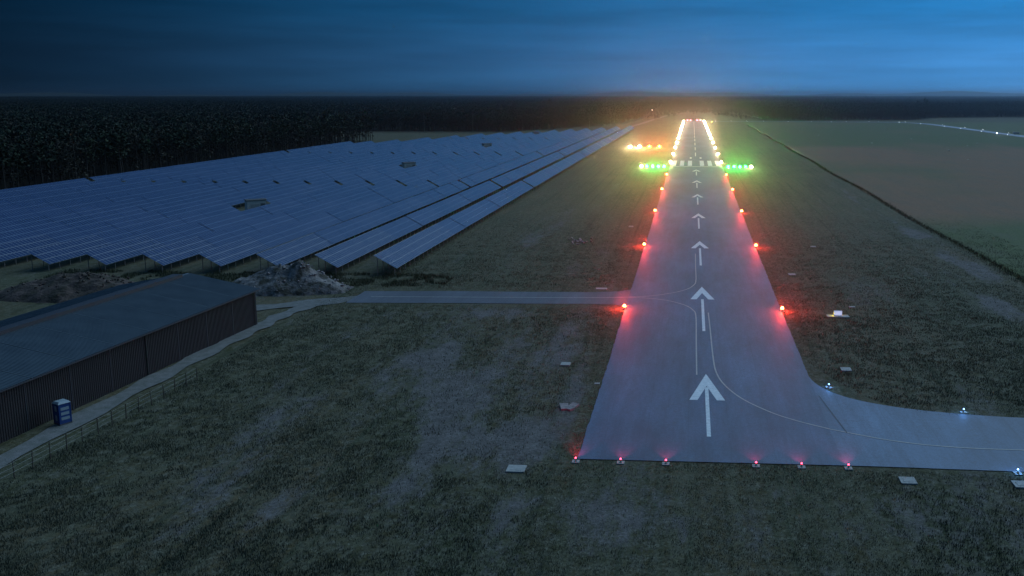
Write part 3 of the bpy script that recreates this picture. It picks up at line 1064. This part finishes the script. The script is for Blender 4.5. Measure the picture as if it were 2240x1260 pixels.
# transformer kiosks
kk = ('nearest white transformer kiosk among the solar rows', 'second white transformer kiosk, in the middle of the solar field',
      'third white transformer kiosk towards the far meadow', 'farthest white transformer kiosk near the end of the solar rows')
proto = None
for i, ky in enumerate(kiosk_y):
    if proto is None:
        k = empty('transformer_kiosk', (KX, ky, 0), R(38))
        m = MB(); m.box(-2.6, 2.6, -1.5, 1.5, -.2, 3.3); m.build('wall', M['kiosk'], k)
        m = MB(); m.box(-2.8, 2.8, -1.7, 1.7, 3.3, 3.4)
        m.add([(-2.8, -1.7, 3.4), (2.8, -1.7, 3.4), (2.8, 1.7, 3.4), (-2.8, 1.7, 3.4), (-2.8, 0, 3.6), (2.8, 0, 3.6)], [(0, 1, 5, 4), (2, 3, 4, 5), (1, 2, 5), (3, 0, 4)])
        m.build('roof', M['kiosk_roof'], k)
        for x in (-1.7, -.5):
            m = MB(); m.box(x, x + 1.1, -1.54, -1.5, 0, 2.2); d = m.build('door', M['kiosk_door'], k)
            m = MB(); m.box(x + .9, x + .96, -1.6, -1.54, .95, 1.2); m.build('handle', M['fixture'], d)
        m = MB()
        for z in np.arange(1.3, 2.3, .12): m.box(1.0, 2.2, -1.53, -1.5, z, z + .07)
        m.build('vent_grille', M['fixture'], k)
        proto = k
    else:
        k = dup(proto, (KX, ky, 0), R(40))
    tag(k, kk[i], 'kiosk', 'transformer kiosks in the solar field')

# ------------------------------------------------------------------ shed
sh = empty('storage_shed', (-64.75, 127.0, 0), -R(3.9))
tag(sh, 'long dark brown shed with a low pitched blue grey metal roof beside the gravel track', 'shed')
LEN, WID, EV, RG = 74.0, 20.8, 5.2, 7.15
m = MB()
m.add([(0, 0, -.3), (0, 0, EV), (-WID / 2, 0, RG - .06), (-WID, 0, EV), (-WID, 0, -.3)], [(0, 1, 2, 3, 4)])
m.build('gable_wall', M['wall'], sh)
m = MB()
m.add([(0, -LEN, -.3), (0, -LEN, EV), (-WID / 2, -LEN, RG - .06), (-WID, -LEN, EV), (-WID, -LEN, -.3)], [(4, 3, 2, 1, 0)])
m.build('gable_wall', M['wall'], sh)
m = MB(); m.box(-WID - .04, -WID, -LEN, 0, -.3, EV); m.build('back_wall', M['wall'], sh)
wp = MB()
for i in range(20):
    y0 = -6.0 + i * .3
    wp.add([(0, y0, -.3), (.05, y0 + .04, -.3), (.05, y0 + .2, -.3), (0, y0 + .24, -.3), (0, y0 + .3, -.3),
            (0, y0, EV - .1), (.05, y0 + .04, EV - .1), (.05, y0 + .2, EV - .1), (0, y0 + .24, EV - .1), (0, y0 + .3, EV - .1)],
           [(k, k + 1, k + 6, k + 5) for k in range(4)])
wpm = wp.mesh('wall_panel', M['wall'])
for i in range(12):
    obj('wall_panel', wpm, sh, (0, -.05 - i * 6.15, 0))
m = MB(); m.box(-.02, .075, -.06, .06, -.3, EV - .1)
jt = m.mesh('wall_post', M['roof_vent'])
for i in range(13): obj('wall_post', jt, sh, (0, -i * 6.15, 0))
sl = math.atan2(RG - EV, WID / 2)
rs = MB()
nr = 20
run = WID / 2 + .5
for i in range(nr):
    y0 = i * .3
    prof = [(0, 0), (.2, 0), (.22, .045), (.28, .045)]
    pts = [(y0 + a, b) for a, b in prof] + [(y0 + .3, 0)]
    vs = []
    for (yy, zz) in pts:
        vs += [(0, yy, zz), (-run, yy, zz)]
    rs.add(vs, [(2 * k, 2 * k + 2, 2 * k + 3, 2 * k + 1) for k in range(4)])
rsm = rs.mesh('roof_sheet', M['roof'])
for i in range(12):
    o = obj('roof_sheet', rsm, sh)
    zr = RG
    y0 = -5.8 - i * 6.15 + .3
    # near slope: starts at the eave overhang (x=.5) and rises to the ridge
    nrm = Matrix.Translation((.5, y0, EV - .05 + rng.uniform(-.01, .01))) @ Matrix.Rotation(sl, 4, 'Y')
    o.matrix_local = nrm
    o = obj('roof_sheet', rsm, sh)
    o.matrix_local = Matrix.Translation((-WID - .5, y0 + 6.0, EV - .05)) @ Matrix.Rotation(-sl, 4, 'Y') @ Matrix.Rotation(math.pi, 4, 'Z')
m = MB()
m.box(-WID / 2 - .7, -WID / 2 + .7, -LEN, -2.0, RG - .1, RG + .38)
m.build('ridge_vent', M['roof_vent'], sh)
m = MB()
m.add([(-WID / 2 - .3, -2, RG - .0), (-WID / 2, -2, RG + .1), (-WID / 2 + .3, -2, RG - .0), (-WID / 2 - .3, .3, RG - .0), (-WID / 2, .3, RG + .1), (-WID / 2 + .3, .3, RG - .0)], [(0, 1, 4, 3), (1, 2, 5, 4)])
m.build('ridge_cap', M['roof'], sh)
m = MB(); m.box(.5, .64, -LEN, .3, EV - .22, EV - .08); m.build('gutter', M['roof_vent'], sh)
for yy in (-.5, -24.6, -49.2):
    m = MB(); m.tube((.16, yy, -.1), (.16, yy, EV - .2), .06, .06, 8); m.build('downpipe', M['fixture'], sh)

# portable toilet
lo = empty('portable_toilet', (-65.4, 86.0, 0), R(-28))
tag(lo, 'blue portable toilet cabin with two pale notices standing by the shed wall', 'toilet cabin')
m = MB(); m.box(-.56, .56, -.56, .56, .12, 2.18)
for s1 in (-1, 1):
    m.box(s1 * .56 - .03, s1 * .56 + .03, -.59, -.53, .1, 2.2); m.box(s1 * .56 - .03, s1 * .56 + .03, .53, .59, .1, 2.2)
m.build('cabin', M['loo'], lo)
m = MB(); m.add([(-.62, -.62, 2.18), (.62, -.62, 2.18), (.62, .62, 2.18), (-.62, .62, 2.18), (-.45, -.45, 2.38), (.45, -.45, 2.38), (.45, .45, 2.38), (-.45, .45, 2.38)],
                [(0, 1, 5, 4), (1, 2, 6, 5), (2, 3, 7, 6), (3, 0, 4, 7), (4, 5, 6, 7), (3, 2, 1, 0)])
m.build('roof', M['loo_roof'], lo)
m = MB(); m.box(-.6, .6, -.6, .6, 0, .12); m.build('skid', M['fixture'], lo)
m = MB(); m.box(-.42, .42, -.6, -.565, .16, 2.08); dr = m.build('door', M['loo'], lo)
for z in (.45, 1.4):
    m = MB(); m.box(-.16, .2, -.615, -.603, z, z + .55); m.build('notice', M['sticker'], dr)
m = MB()
for z in (.5, 1.0, 1.5): m.box(.56, .585, -.4, .4, z, z + .3)
m.build('side_panel', M['loo_roof'], lo)

# wire fence beside the track
fe = empty('wire_fence', (-61.2, 60, 0), R(-2.5))
tag(fe, 'low wire fence on thin dark posts along the gravel track', 'fence')
pmh = MB(); pmh.tube((0, 0, -.2), (0, 0, 1.5), .055, .045, 6); pme = pmh.mesh('post', M['wood'])
for i in range(20):
    o = obj('post', pme, fe, (rng.uniform(-.05, .05), i * 2.15, 0)); o.rotation_euler = (rng.uniform(-.04, .04), rng.uniform(-.04, .04), 0)
for z in (.5, .95, 1.38):
    m = MB(); m.tube((0, 0, z), (0, 40.8, z), .008, .008, 4); m.build('wire', M['post'], fe)


# heaps
def heap(name, cx, cy, rx, ry, h, mat, seed, label):
    n = 44
    V = []; Fc = []
    for j in range(n):
        for i in range(n):
            u = -1.25 + 2.5 * i / (n - 1); v = -1.25 + 2.5 * j / (n - 1)
            x, y = u * rx, v * ry
            d = math.hypot(u, v) + .35 * (float(fbm(np.array(x / 4.0 + seed), np.array(y / 4.0), 3, seed)) - .5)
            z = max(0.0, 1 - d) ** .8
            z = h * z * (0.55 + .9 * float(fbm(np.array(x / 3.0 + 9), np.array(y / 3.0 + seed), 4, seed + 3))) + (.35 * float(fbm(np.array(x * 1.1), np.array(y * 1.1 + seed), 3, 7)) * (z > 0))
            V.append((x, y, z - .15))
            if i < n - 1 and j < n - 1:
                a = j * n + i; Fc.append((a, a + 1, a + n + 1, a + n))
    e_ = MB(); e_.add(V, Fc)
    o = e_.build(name, mat, None, (cx, cy, 0))
    tag(o, label, 'heap')
    # lumps lying on it
    lm = MB()
    r2 = random.Random(seed)
    for _ in range(260):
        u, v = r2.gauss(0, .5), r2.gauss(0, .5)
        if math.hypot(u, v) > 1.05: continue
        i = int((u + 1.25) / 2.5 * (n - 1)); j = int((v + 1.25) / 2.5 * (n - 1))
        z = V[j * n + i][2]; s = r2.uniform(.08, .26)
        A = Matrix.Translation((u * rx, v * ry, z)) @ Matrix.Rotation(r2.uniform(0, 6), 4, Vector((r2.random(), r2.random(), 1)))
        lm.box(-s, s, -s * .7, s * .7, -s * .5, s * .5, 0, A)
    c = lm.build('rubble_lumps', M['concrete_cracked'] if mat is M['rubble'] else mat, o); c['kind'] = 'stuff'
    return o


heap('rubble_heap', -71.0, 151.2, 11.5, 5.6, 4.3, M['rubble'], 3, 'pale rubble heap between the front of the solar rows and the taxiway end')
heap('earth_heap', -105, 146, 14, 7, 3.6, M['rubble_dark'], 9, 'dark reddish earth heap behind the long shed roof')

# ------------------------------------------------------------------ concrete pads
def pad(x, y, w, d, rz, label, mat='concrete', lid=True, name='concrete_pad'):
    m = MB(); m.box(-w / 2, w / 2, -d / 2, d / 2, -.25, .03)
    o = m.build(name, M[mat], None, (x, y, 0), rz)
    tag(o, label, 'concrete pad')
    if lid:
        q = MB(); q.box(-w * .30, w * .30, -d * .30, d * .30, .03, .05); q.build('cover_plate', M['lid' if mat != 'concrete' else 'concrete'], o)
    return o


pad(-17.3, 77.5, 1.65, 1.5, 0, 'pale square concrete pad in the grass left of the red runway end lights')
pad(-17.3, 110.0, 1.15, 1.3, 0, 'narrow concrete pad in the rough grass left of the big first arrow', lid=False)
pad(17.0, 77.1, 1.35, 1.4, 0, 'pale concrete pad in the grass right of the six red end lights')
pad(26.6, 76.9, 1.5, 1.4, 0, 'concrete pad in front of the taxiway at the right edge of the picture')
pad(17.0, 109.9, 1.25, 1.4, 0, 'concrete pad in the grass inside the bend of the right taxiway', lid=False)
pad(16.8, 169.8, 1.3, 1.5, 0, 'small pad right of the runway beyond the lit sign', lid=False)
pad(24.8, 202.0, 1.1, 1.3, 0, 'faint small pad far out in the grass right of the runway', lid=False)
pad(23.4, 143.6, .9, .8, 0, 'tiny pad just behind the lit sign', lid=False)
pad(-17.1, 230.6, 1.1, 1.6, 0, 'faint small pad left of the runway beside the second red light pair', lid=False)
pad(-17.2, 154.9, 1.9, 1.3, 0, 'long concrete pad at the upper edge of the left taxiway', lid=False)
pad(-12.6, 102.4, .6, .5, 0, 'little pad touching the left edge of the runway near the first arrow', lid=False)
bp = empty('broken_pad', (-14.8, 94.1, 0))
tag(bp, 'broken reddish concrete slab left of the runway, in two pieces', 'concrete pad')
for (x, y, w, d, rz, tz) in ((-.45, 0, .9, 1.6, .25, .05), (.45, .3, .8, 1.2, -.4, .12), (.3, -.7, .6, .6, .8, -.1)):
    m = MB(); m.box(-w / 2, w / 2, -d / 2, d / 2, -.1, .12)
    o = m.build('slab_piece', M['concrete_cracked'], bp, (x, y, 0), rz); o.rotation_euler = (tz, tz * .7, rz)
st = MB()
for _ in range(26):
    A = Matrix.Translation((rng.gauss(0, 1.1), rng.gauss(0, 2.0), rng.uniform(-.05, .05))) @ Matrix.Rotation(rng.uniform(0, 6), 4, Vector((rng.random(), .3, 1)))
    s = rng.uniform(.1, .35); st.box(-s, s, -s, s, -s * .4, s * .4, 0, A)
o = st.build('rubble_scatter', M['concrete_cracked'], None, (-27.6, 205.5, 0)); tag(o, 'scattered broken concrete in the grass left of the runway', 'rubble', kind='stuff')

# ------------------------------------------------------------------ airfield lamps
LENS = {}


def lens_mat(name, col, strength):
    if name not in LENS:
        LENS[name] = pmat(name + '_lens', tuple(min(1, c) for c in col), 0.3, emit=(col, strength), noise=(20, .3, tuple(min(1, c) * .9 for c in col)))
    return LENS[name]


COLR = {'rose': (1.0, 0.03, 0.12), 'red': (1.0, 0.035, 0.02), 'white': (1.0, 0.66, 0.26), 'green': (0.03, 1.0, 0.10), 'amber': (1.0, 0.36, 0.03), 'blue': (0.12, 0.38, 1.0), 'cold': (0.75, 0.88, 1.0)}
CORE = {'rose': (1.0, 0.06, 0.12), 'red': (1.0, 0.14, 0.03), 'white': (1.0, 0.80, 0.45), 'green': (0.02, 1.0, 0.30), 'amber': (1.0, 0.50, 0.03), 'blue': (0.16, 0.42, 1.0), 'cold': (0.85, 0.93, 1.0)}
light_data = {}
fix_cache = {}


def lamp(kind, x, y, label, group, power, core, aim=None, spot=150, r=0.12, h=0.42, base=True, name=None, aim_up=8, no_light=False, omni=0):
    """aim: heading in degrees the beam points to (0 = +Y, 180 = towards the camera side)"""
    t = empty(name or kind + '_runway_light', (x, y, 0.0))
    tag(t, label, 'airfield light', group)
    key = (r, h, base)
    if key not in fix_cache:
        b = MB(); b.box(-.34, .34, -.34, .34, -.2, .045)
        s = MB(); s.tube((0, 0, .04), (0, 0, .09), .13, .11, 10); s.tube((0, 0, .09), (0, 0, h - .09), .035, .035, 6); s.tube((0, 0, h - .1), (0, 0, h - .02), r * .7, r * .95, 10)
        g = MB(); g.dome((0, 0, h - .02), r, r * 1.5, 10, 4)
        fix_cache[key] = (b.mesh('base_plate', M['concrete']), s.mesh('stem', M['fixture']), g)
    b, s, g = fix_cache[key]
    if base: obj('base_plate', b, t)
    obj('stem', s, t)
    gk = (key, kind, core)
    if gk not in fix_cache:
        fix_cache[gk] = g.mesh('lens', lens_mat('%s_%d' % (kind, core), CORE[kind], core))
    obj('lens', fix_cache[gk], t)
    if no_light: return t
    lk = (kind, power, aim is None, spot)
    if lk not in light_data:
        ld = bpy.data.lights.new(kind + '_bulb', 'POINT' if aim is None else 'SPOT')
        ld.energy = power
        ld.color = COLR[kind]
        ld.shadow_soft_size = 0.05
        if aim is not None:
            ld.spot_size = R(spot); ld.spot_blend = 1.0
        light_data[lk] = ld
    lo_ = bpy.data.objects.new('bulb', light_data[lk])
    COL.objects.link(lo_)
    lo_.parent = t
    lo_.location = (0, 0, h + r * 1.5 + .08)
    if aim is not None:
        a = R(aim)
        d = Vector((math.sin(a) * math.cos(R(aim_up)), math.cos(a) * math.cos(R(aim_up)), math.sin(R(aim_up))))
        lo_.rotation_euler = d.to_track_quat('-Z', 'Y').to_euler()
    if omni:
        ok = (kind, 'omni', omni)
        if ok not in light_data:
            ld = bpy.data.lights.new(kind + '_glass_glow', 'POINT'); ld.energy = omni; ld.color = COLR[kind]; ld.shadow_soft_size = 0.1
            light_data[ok] = ld
        lo_ = bpy.data.objects.new('bulb', light_data[ok]); COL.objects.link(lo_); lo_.parent = t; lo_.location = (0, 0, h + r * 1.5 + .16)
    return t


ordn = ['nearest', 'second nearest', 'third nearest', 'fourth nearest', 'fifth nearest', 'sixth nearest', 'seventh nearest', 'eighth nearest', 'ninth nearest', 'tenth nearest', 'eleventh nearest', 'farthest']
PR, PWH, PG, PPAPI, PAM = 10500, 3600, 16000, 62000, 11000
for sd, nm in ((-1, 'left'), (1, 'right')):
    for i, yy in enumerate((139.8, 199.5, 258.8, 318.4, 377.0)):
        lamp('red', sd * 12.15, yy, '%s glowing red edge light on the %s side of the runway before the threshold' % (ordn[i], nm), 'red edge lights before the threshold', PR * (1, 1.3, 1.45, 1.5, 1.3)[i], 70, 180, 42, r=(.25, .30, .34, .36, .36)[i], aim_up=(17, 14, 12, 11, 10)[i], omni=1700)
    for i in range(12):
        yy = 447 + 60 * i
        lamp('white', sd * 12.2, yy, '%s warm white edge light on the %s side of the runway beyond the threshold' % (ordn[i], nm), 'warm white runway edge lights', PWH * (.8 + .05 * i), 320, 180, 56, r=.44 + .028 * i, aim_up=9, omni=2600 + 300 * i)
    for i, xx in enumerate((14.4, 17.0, 19.6, 22.2)):
        lamp('green', sd * xx, 417.5, '%s green threshold light %s' % (['innermost', 'second innermost', 'second outermost', 'outermost'][i], 'left of the runway' if sd < 0 else 'right of the runway'), 'green threshold wing lights', PG, 40, 180, 50, r=.5, aim_up=12, omni=5000)
    lamp('white', sd * 24.6, 417.5, 'yellowish white lamp at the outer end of the green bar on the %s' % nm, 'outer lamps of the threshold bars', PAM, 300, 180, 56, r=.55, aim_up=9)
for i, xx in enumerate((-8.0, -4.0, 4.0, 8.0)):
    lamp('rose', xx, 1161.5, ['leftmost', 'second from left', 'second from right', 'rightmost'][i] + ' red light across the far end of the runway', 'red lights across the far runway end', 9000, 60, 180, 56, r=.5, name='red_runway_light')
for i, xx in enumerate((-12.2, -8.1, -4.0, 4.1, 8.15, 12.3)):
    lamp('rose', xx, 79.4, ['leftmost', 'second from left', 'third from left', 'third from right', 'second from right', 'rightmost'][i] + ' small red light on a pad along the near end of the runway', 'small red lights along the near runway end', 1500, 9, 0, 60, r=.085, h=.34, aim_up=1, name='red_runway_light')
for x, yy, lb in ((13.9, 102.6, 'cold white light on a pad at the inner bend of the right taxiway'), (26.8, 95.0, 'blue light on a pad on the far side of the right taxiway')):
    lamp('blue', x, yy, lb, 'blue taxiway lights', 40, 9, None, r=.085, h=.36, name='blue_taxiway_light')
lamp('blue', 27.0, 79.2, 'blue light on a pad at the near edge of the right taxiway', 'blue taxiway lights', 40, 9, None, r=.085, h=.36, name='blue_taxiway_light')

# approach slope lamps
for i, (x, kd, pw) in enumerate(((-40.5, 'white', 1.15), (-34.6, 'white', 1.25), (-28.5, 'amber', .55), (-22.3, 'amber', .62))):
    t = empty('approach_slope_lamp', (x, 580, 0))
    tag(t, ['outermost, brightest white', 'second, bright white', 'third, yellow', 'innermost, yellow'][i] + ' approach slope lamp in the row left of the runway', 'approach light', 'four approach slope lamps left of the runway')
    m = MB(); m.box(-.98, .98, -.7, .7, .10, 1.10); m.build('lamp_box', M['papi_body'], t)
    m = MB(); m.box(-1.15, 1.15, -.95, .95, -.2, .04); m.build('base_plate', M['concrete'], t)
    for a in (-.45, .45):
        m = MB(); m.tube((a, -.45, 0), (a, -.45, .26), .04, .04, 6); m.build('leg', M['fixture'], t)
    m = MB(); m.tube((a, .5, 0), (a, .5, .26), .04, .04, 6); m.build('leg', M['fixture'], t)
    for a in (-.32, .32):
        m = MB(); m.tube((a, -.70, .44), (a * 1.45, -.76, .60), .46, .46, 14); m.build('lens', lens_mat('papi_%s' % kd, CORE[kd], 900 if kd == 'white' else 60), t)
    ld = bpy.data.lights.new('projector', 'SPOT'); ld.energy = PPAPI * pw; ld.color = COLR[kd]; ld.spot_size = R(60); ld.spot_blend = 1; ld.shadow_soft_size = .1
    lo_ = bpy.data.objects.new('bulb', ld); COL.objects.link(lo_); lo_.parent = t; lo_.location = (0, -.95, .6)
    lo_.rotation_euler = Vector((0, -1, .1)).to_track_quat('-Z', 'Y').to_euler()
    ld = bpy.data.lights.new('housing_spill', 'POINT'); ld.energy = 16000 * pw; ld.color = COLR[kd]; ld.shadow_soft_size = .1
    lo_ = bpy.data.objects.new('bulb', ld); COL.objects.link(lo_); lo_.parent = t; lo_.location = (0, -1.0, 1.25)
    if kd == 'amber':
        # extra red spot, added to give the yellow units a red halo
        ld = bpy.data.lights.new('red_halo_spot', 'SPOT'); ld.energy = 120000; ld.color = (1, .03, .01); ld.spot_size = R(60); ld.spot_blend = 1; ld.shadow_soft_size = .1
        lo_ = bpy.data.objects.new('bulb', ld); COL.objects.link(lo_); lo_.parent = t; lo_.location = (0, -.95, .72)
        lo_.rotation_euler = Vector((0, -1, .14)).to_track_quat('-Z', 'Y').to_euler()

# far taxiway lamps and markers
fl = [(26, 1126), (45, 1137), (63, 1123), (84, 1133), (112, 1120), (141, 1130), (162, 1113), (181, 1124), (205, 1108), (219, 1121), (237, 1096), (247, 1108),
      (248, 1040), (264, 1010), (252.5, 960), (264.5, 930), (252, 900), (263.5, 870), (251.5, 835), (263.5, 800), (251, 765), (263, 745), (250.8, 715)]
for i, (x, yy) in enumerate(fl):
    lamp('cold', x, yy, 'tiny pale marker light beside the far taxiway', 'tiny pale markers along the far taxiway', 0, 7, None, r=.16, h=.5, base=False, no_light=True, name='taxiway_marker')
lamp('amber', 20.7, 1108, 'yellow light just right of the far runway end', None, 6000, 300, 180, 60, r=.2, name='yellow_light')
lamp('cold', 246.5, 778, 'bright white light in front of the far taxiway on the right', None, 1200, 90, 180, 70, r=.26, h=.9, name='white_light')
lamp('cold', -62, 1395, 'single pale light in the dark wood left of the far runway end', None, 400, 40, 180, 70, r=.3, h=9.0, base=False, name='distant_light')

# white cabin beyond the far taxiway
cb_ = empty('site_trailer', (264.8, 786, 0))
tag(cb_, 'low white trailer beyond the far taxiway at the right edge', 'trailer')
m = MB(); m.box(-2.4, 2.4, -1, 1, .45, 1.75); m.build('body', M['white_metal'], cb_)
m = MB(); m.box(-2.45, 2.45, -1.05, 1.05, 1.75, 1.85); m.build('roof', M['white_metal'], cb_)
for a in (-1.3, 1.3):
    m = MB(); m.tube((a, -1.05, .35), (a, -.85, .35), .35, .35, 12); m.build('wheel', M['fixture'], cb_)
m = MB(); m.box(-.9, .9, -1.012, -1.0, 1.05, 1.5); m.build('window', M['roof_vent'], cb_)

# small pale markers in the right field
for i, (x, yy) in enumerate(((160, 700), (190, 640), (215, 560), (150, 560), (180, 505), (138, 480), (205, 470), (230, 500), (168, 430), (215, 420), (190, 405), (175, 610), (232, 640), (120, 640), (100, 760), (240, 450))):
    m = MB(); w = rng.uniform(.5, 1.3); m.box(-w / 2, w / 2, -.6, .6, -.05, .08 + rng.uniform(0, .12))
    o = m.build('marker_plate', M['plate'], None, (x, yy, 0), rng.uniform(-.3, .3))
    tag(o, 'small pale plate lying in the green and brown field right of the ditch', 'marker plate', 'small pale plates in the right hand field')

# lit sign
sg = empty('lit_sign', (20.2, 137.2, 0))
tag(sg, 'small lit guidance sign box glowing yellow on a concrete pad right of the runway', 'sign')
m = MB(); m.box(-1.65, 1.65, -.75, .75, -.2, .06); m.build('base_plate', M['concrete'], sg)
m = MB(); m.box(-.62, .62, -.14, .14, .14, .86); m.build('sign_box', M['white_metal'], sg)
for a in (-.45, .45):
    m = MB(); m.box(a - .04, a + .04, -.08, .08, .05, .15); m.build('leg', M['fixture'], sg)
m = MB(); m.box(-.56, .56, .142, .16, .2, .80); m.build('sign_face', lens_mat('sign', (1, .72, .02), 3.0), sg)
m = MB(); m.box(-.58, .58, -.16, -.142, .18, .82); m.build('sign_face', lens_mat('sign_white', (.60, .66, .95), 0.75), sg)
ld = bpy.data.lights.new('sign_light', 'AREA'); ld.shape = 'RECTANGLE'; ld.size = 1.1; ld.size_y = .5; ld.energy = 16; ld.color = (1, .78, .03)
lo_ = bpy.data.objects.new('tube_light', ld); COL.objects.link(lo_); lo_.parent = sg; lo_.location = (0, .19, .5); lo_.rotation_euler = (R(90), 0, R(0))
ld = bpy.data.lights.new('sign_side_light', 'POINT'); ld.energy = 14; ld.color = (1, .78, .03); ld.shadow_soft_size = .05
lo_ = bpy.data.objects.new('tube_light', ld); COL.objects.link(lo_); lo_.parent = sg; lo_.location = (-.72, 0, .35)

# ------------------------------------------------------------------ grass
def blades(name, pts, hmin, hmax, wid, mat, label):
    n = len(pts)
    a = nrs.uniform(0, 6.28, n); h = nrs.uniform(hmin, hmax, n)
    dx, dy = np.cos(a) * wid, np.sin(a) * wid
    lx, ly = nrs.normal(0, .35, n) * h, nrs.normal(0, .35, n) * h
    V = np.zeros((n, 3, 3), np.float32)
    V[:, 0, 0] = pts[:, 0] - dx; V[:, 0, 1] = pts[:, 1] - dy; V[:, 0, 2] = -.16
    V[:, 1, 0] = pts[:, 0] + dx; V[:, 1, 1] = pts[:, 1] + dy; V[:, 1, 2] = -.16
    V[:, 2, 0] = pts[:, 0] + lx; V[:, 2, 1] = pts[:, 1] + ly; V[:, 2, 2] = h
    me = bpy.data.meshes.new(name)
    me.vertices.add(3 * n); me.vertices.foreach_set('co', V.ravel())
    me.loops.add(3 * n); me.loops.foreach_set('vertex_index', np.arange(3 * n, dtype=np.int32))
    me.polygons.add(n); me.polygons.foreach_set('loop_start', np.arange(0, 3 * n, 3, dtype=np.int32))
    me.materials.append(mat)
    me.update(calc_edges=True)
    o = obj(name, me)
    tag(o, label, 'grass', kind='stuff')
    return o


def pick(n, x0, x1, y0, y1, pw=1.0):
    x = nrs.uniform(x0, x1, n); y = y0 + (y1 - y0) * nrs.uniform(0, 1, n) ** pw
    keep = ~((np.abs(x) < RW - .05) & (y > 79.9))
    keep &= ~((x > 12) & (y > 79) & (y < 93.9 + 22 * np.clip((26 - x) / 14, 0, 1) ** 2.6))
    keep &= ~((x < -11) & (x > -57) & (y > 141) & (y < 152.5))
    keep &= x > -61
    az = np.degrees(np.arctan2(x + 1.9, y))
    keep &= (az > -41) & (az < 24)
    b = bare_mask(x, y)
    cl_ = .6 * fbm(x / .9, y / .9, 3, 60) + .4 * fbm(x / 5, y / 3.5, 3, 61)
    keep &= nrs.uniform(0, 1, n) < sstep(270, 90, y)
    keep &= nrs.uniform(0, 1, n) < np.clip(1.05 - 1.5 * b, 0.14, 1) * sstep(.30, .62, cl_)
    return np.stack([x[keep], y[keep]], -1)


g_ = pick(1500000, -70, 70, 50, 270, 1.7)
blades('grass_tufts', g_, .02, .16, .035, M['blades'], 'short patchy grass in the foreground round the runway end')
n_ = 16000
yy = 110 + 900 * nrs.uniform(0, 1, n_) ** 1.3; xx = 57.4 + nrs.normal(0, .5, n_) + .5 * np.sin(yy / 23)
blades('ditch_grass', np.stack([xx, yy], -1), .08, .34, .06, M['blades_dark'], 'long dark grass along the straight ditch right of the runway')
n_ = 26000
xx = nrs.uniform(-120, -45, n_); yy = nrs.uniform(152, 166, n_)
k_ = (fbm(xx / 3, yy / 3, 3, 77) > .48) & ~((np.hypot((xx + 71) / 11, (yy - 151) / 5.5)) < .9)
blades('rough_grass', np.stack([xx[k_], yy[k_]], -1), .1, .5, .05, M['blades_dark'], 'rough grass in front of the solar rows')

# ------------------------------------------------------------------ haze
hz = MB(); hz.box(-17000, 17000, -4000, 27000, -6.5, 72.0)
hm_ = bpy.data.materials.new('evening_haze')
hm_.use_nodes = True
ht = hm_.node_tree
ht.nodes.clear()
ho = ht.nodes.new('ShaderNodeOutputMaterial'); hv = ht.nodes.new('ShaderNodeVolumePrincipled')
hv.inputs['Color'].default_value = (0.86, 0.92, 1.0, 1)
hv.inputs['Density'].default_value = 0.00012
hv.inputs['Anisotropy'].default_value = 0.94
ht.links.new(hv.outputs[0], ho.inputs['Volume'])
haze = hz.build('haze', hm_)
tag(haze, kind='stuff')
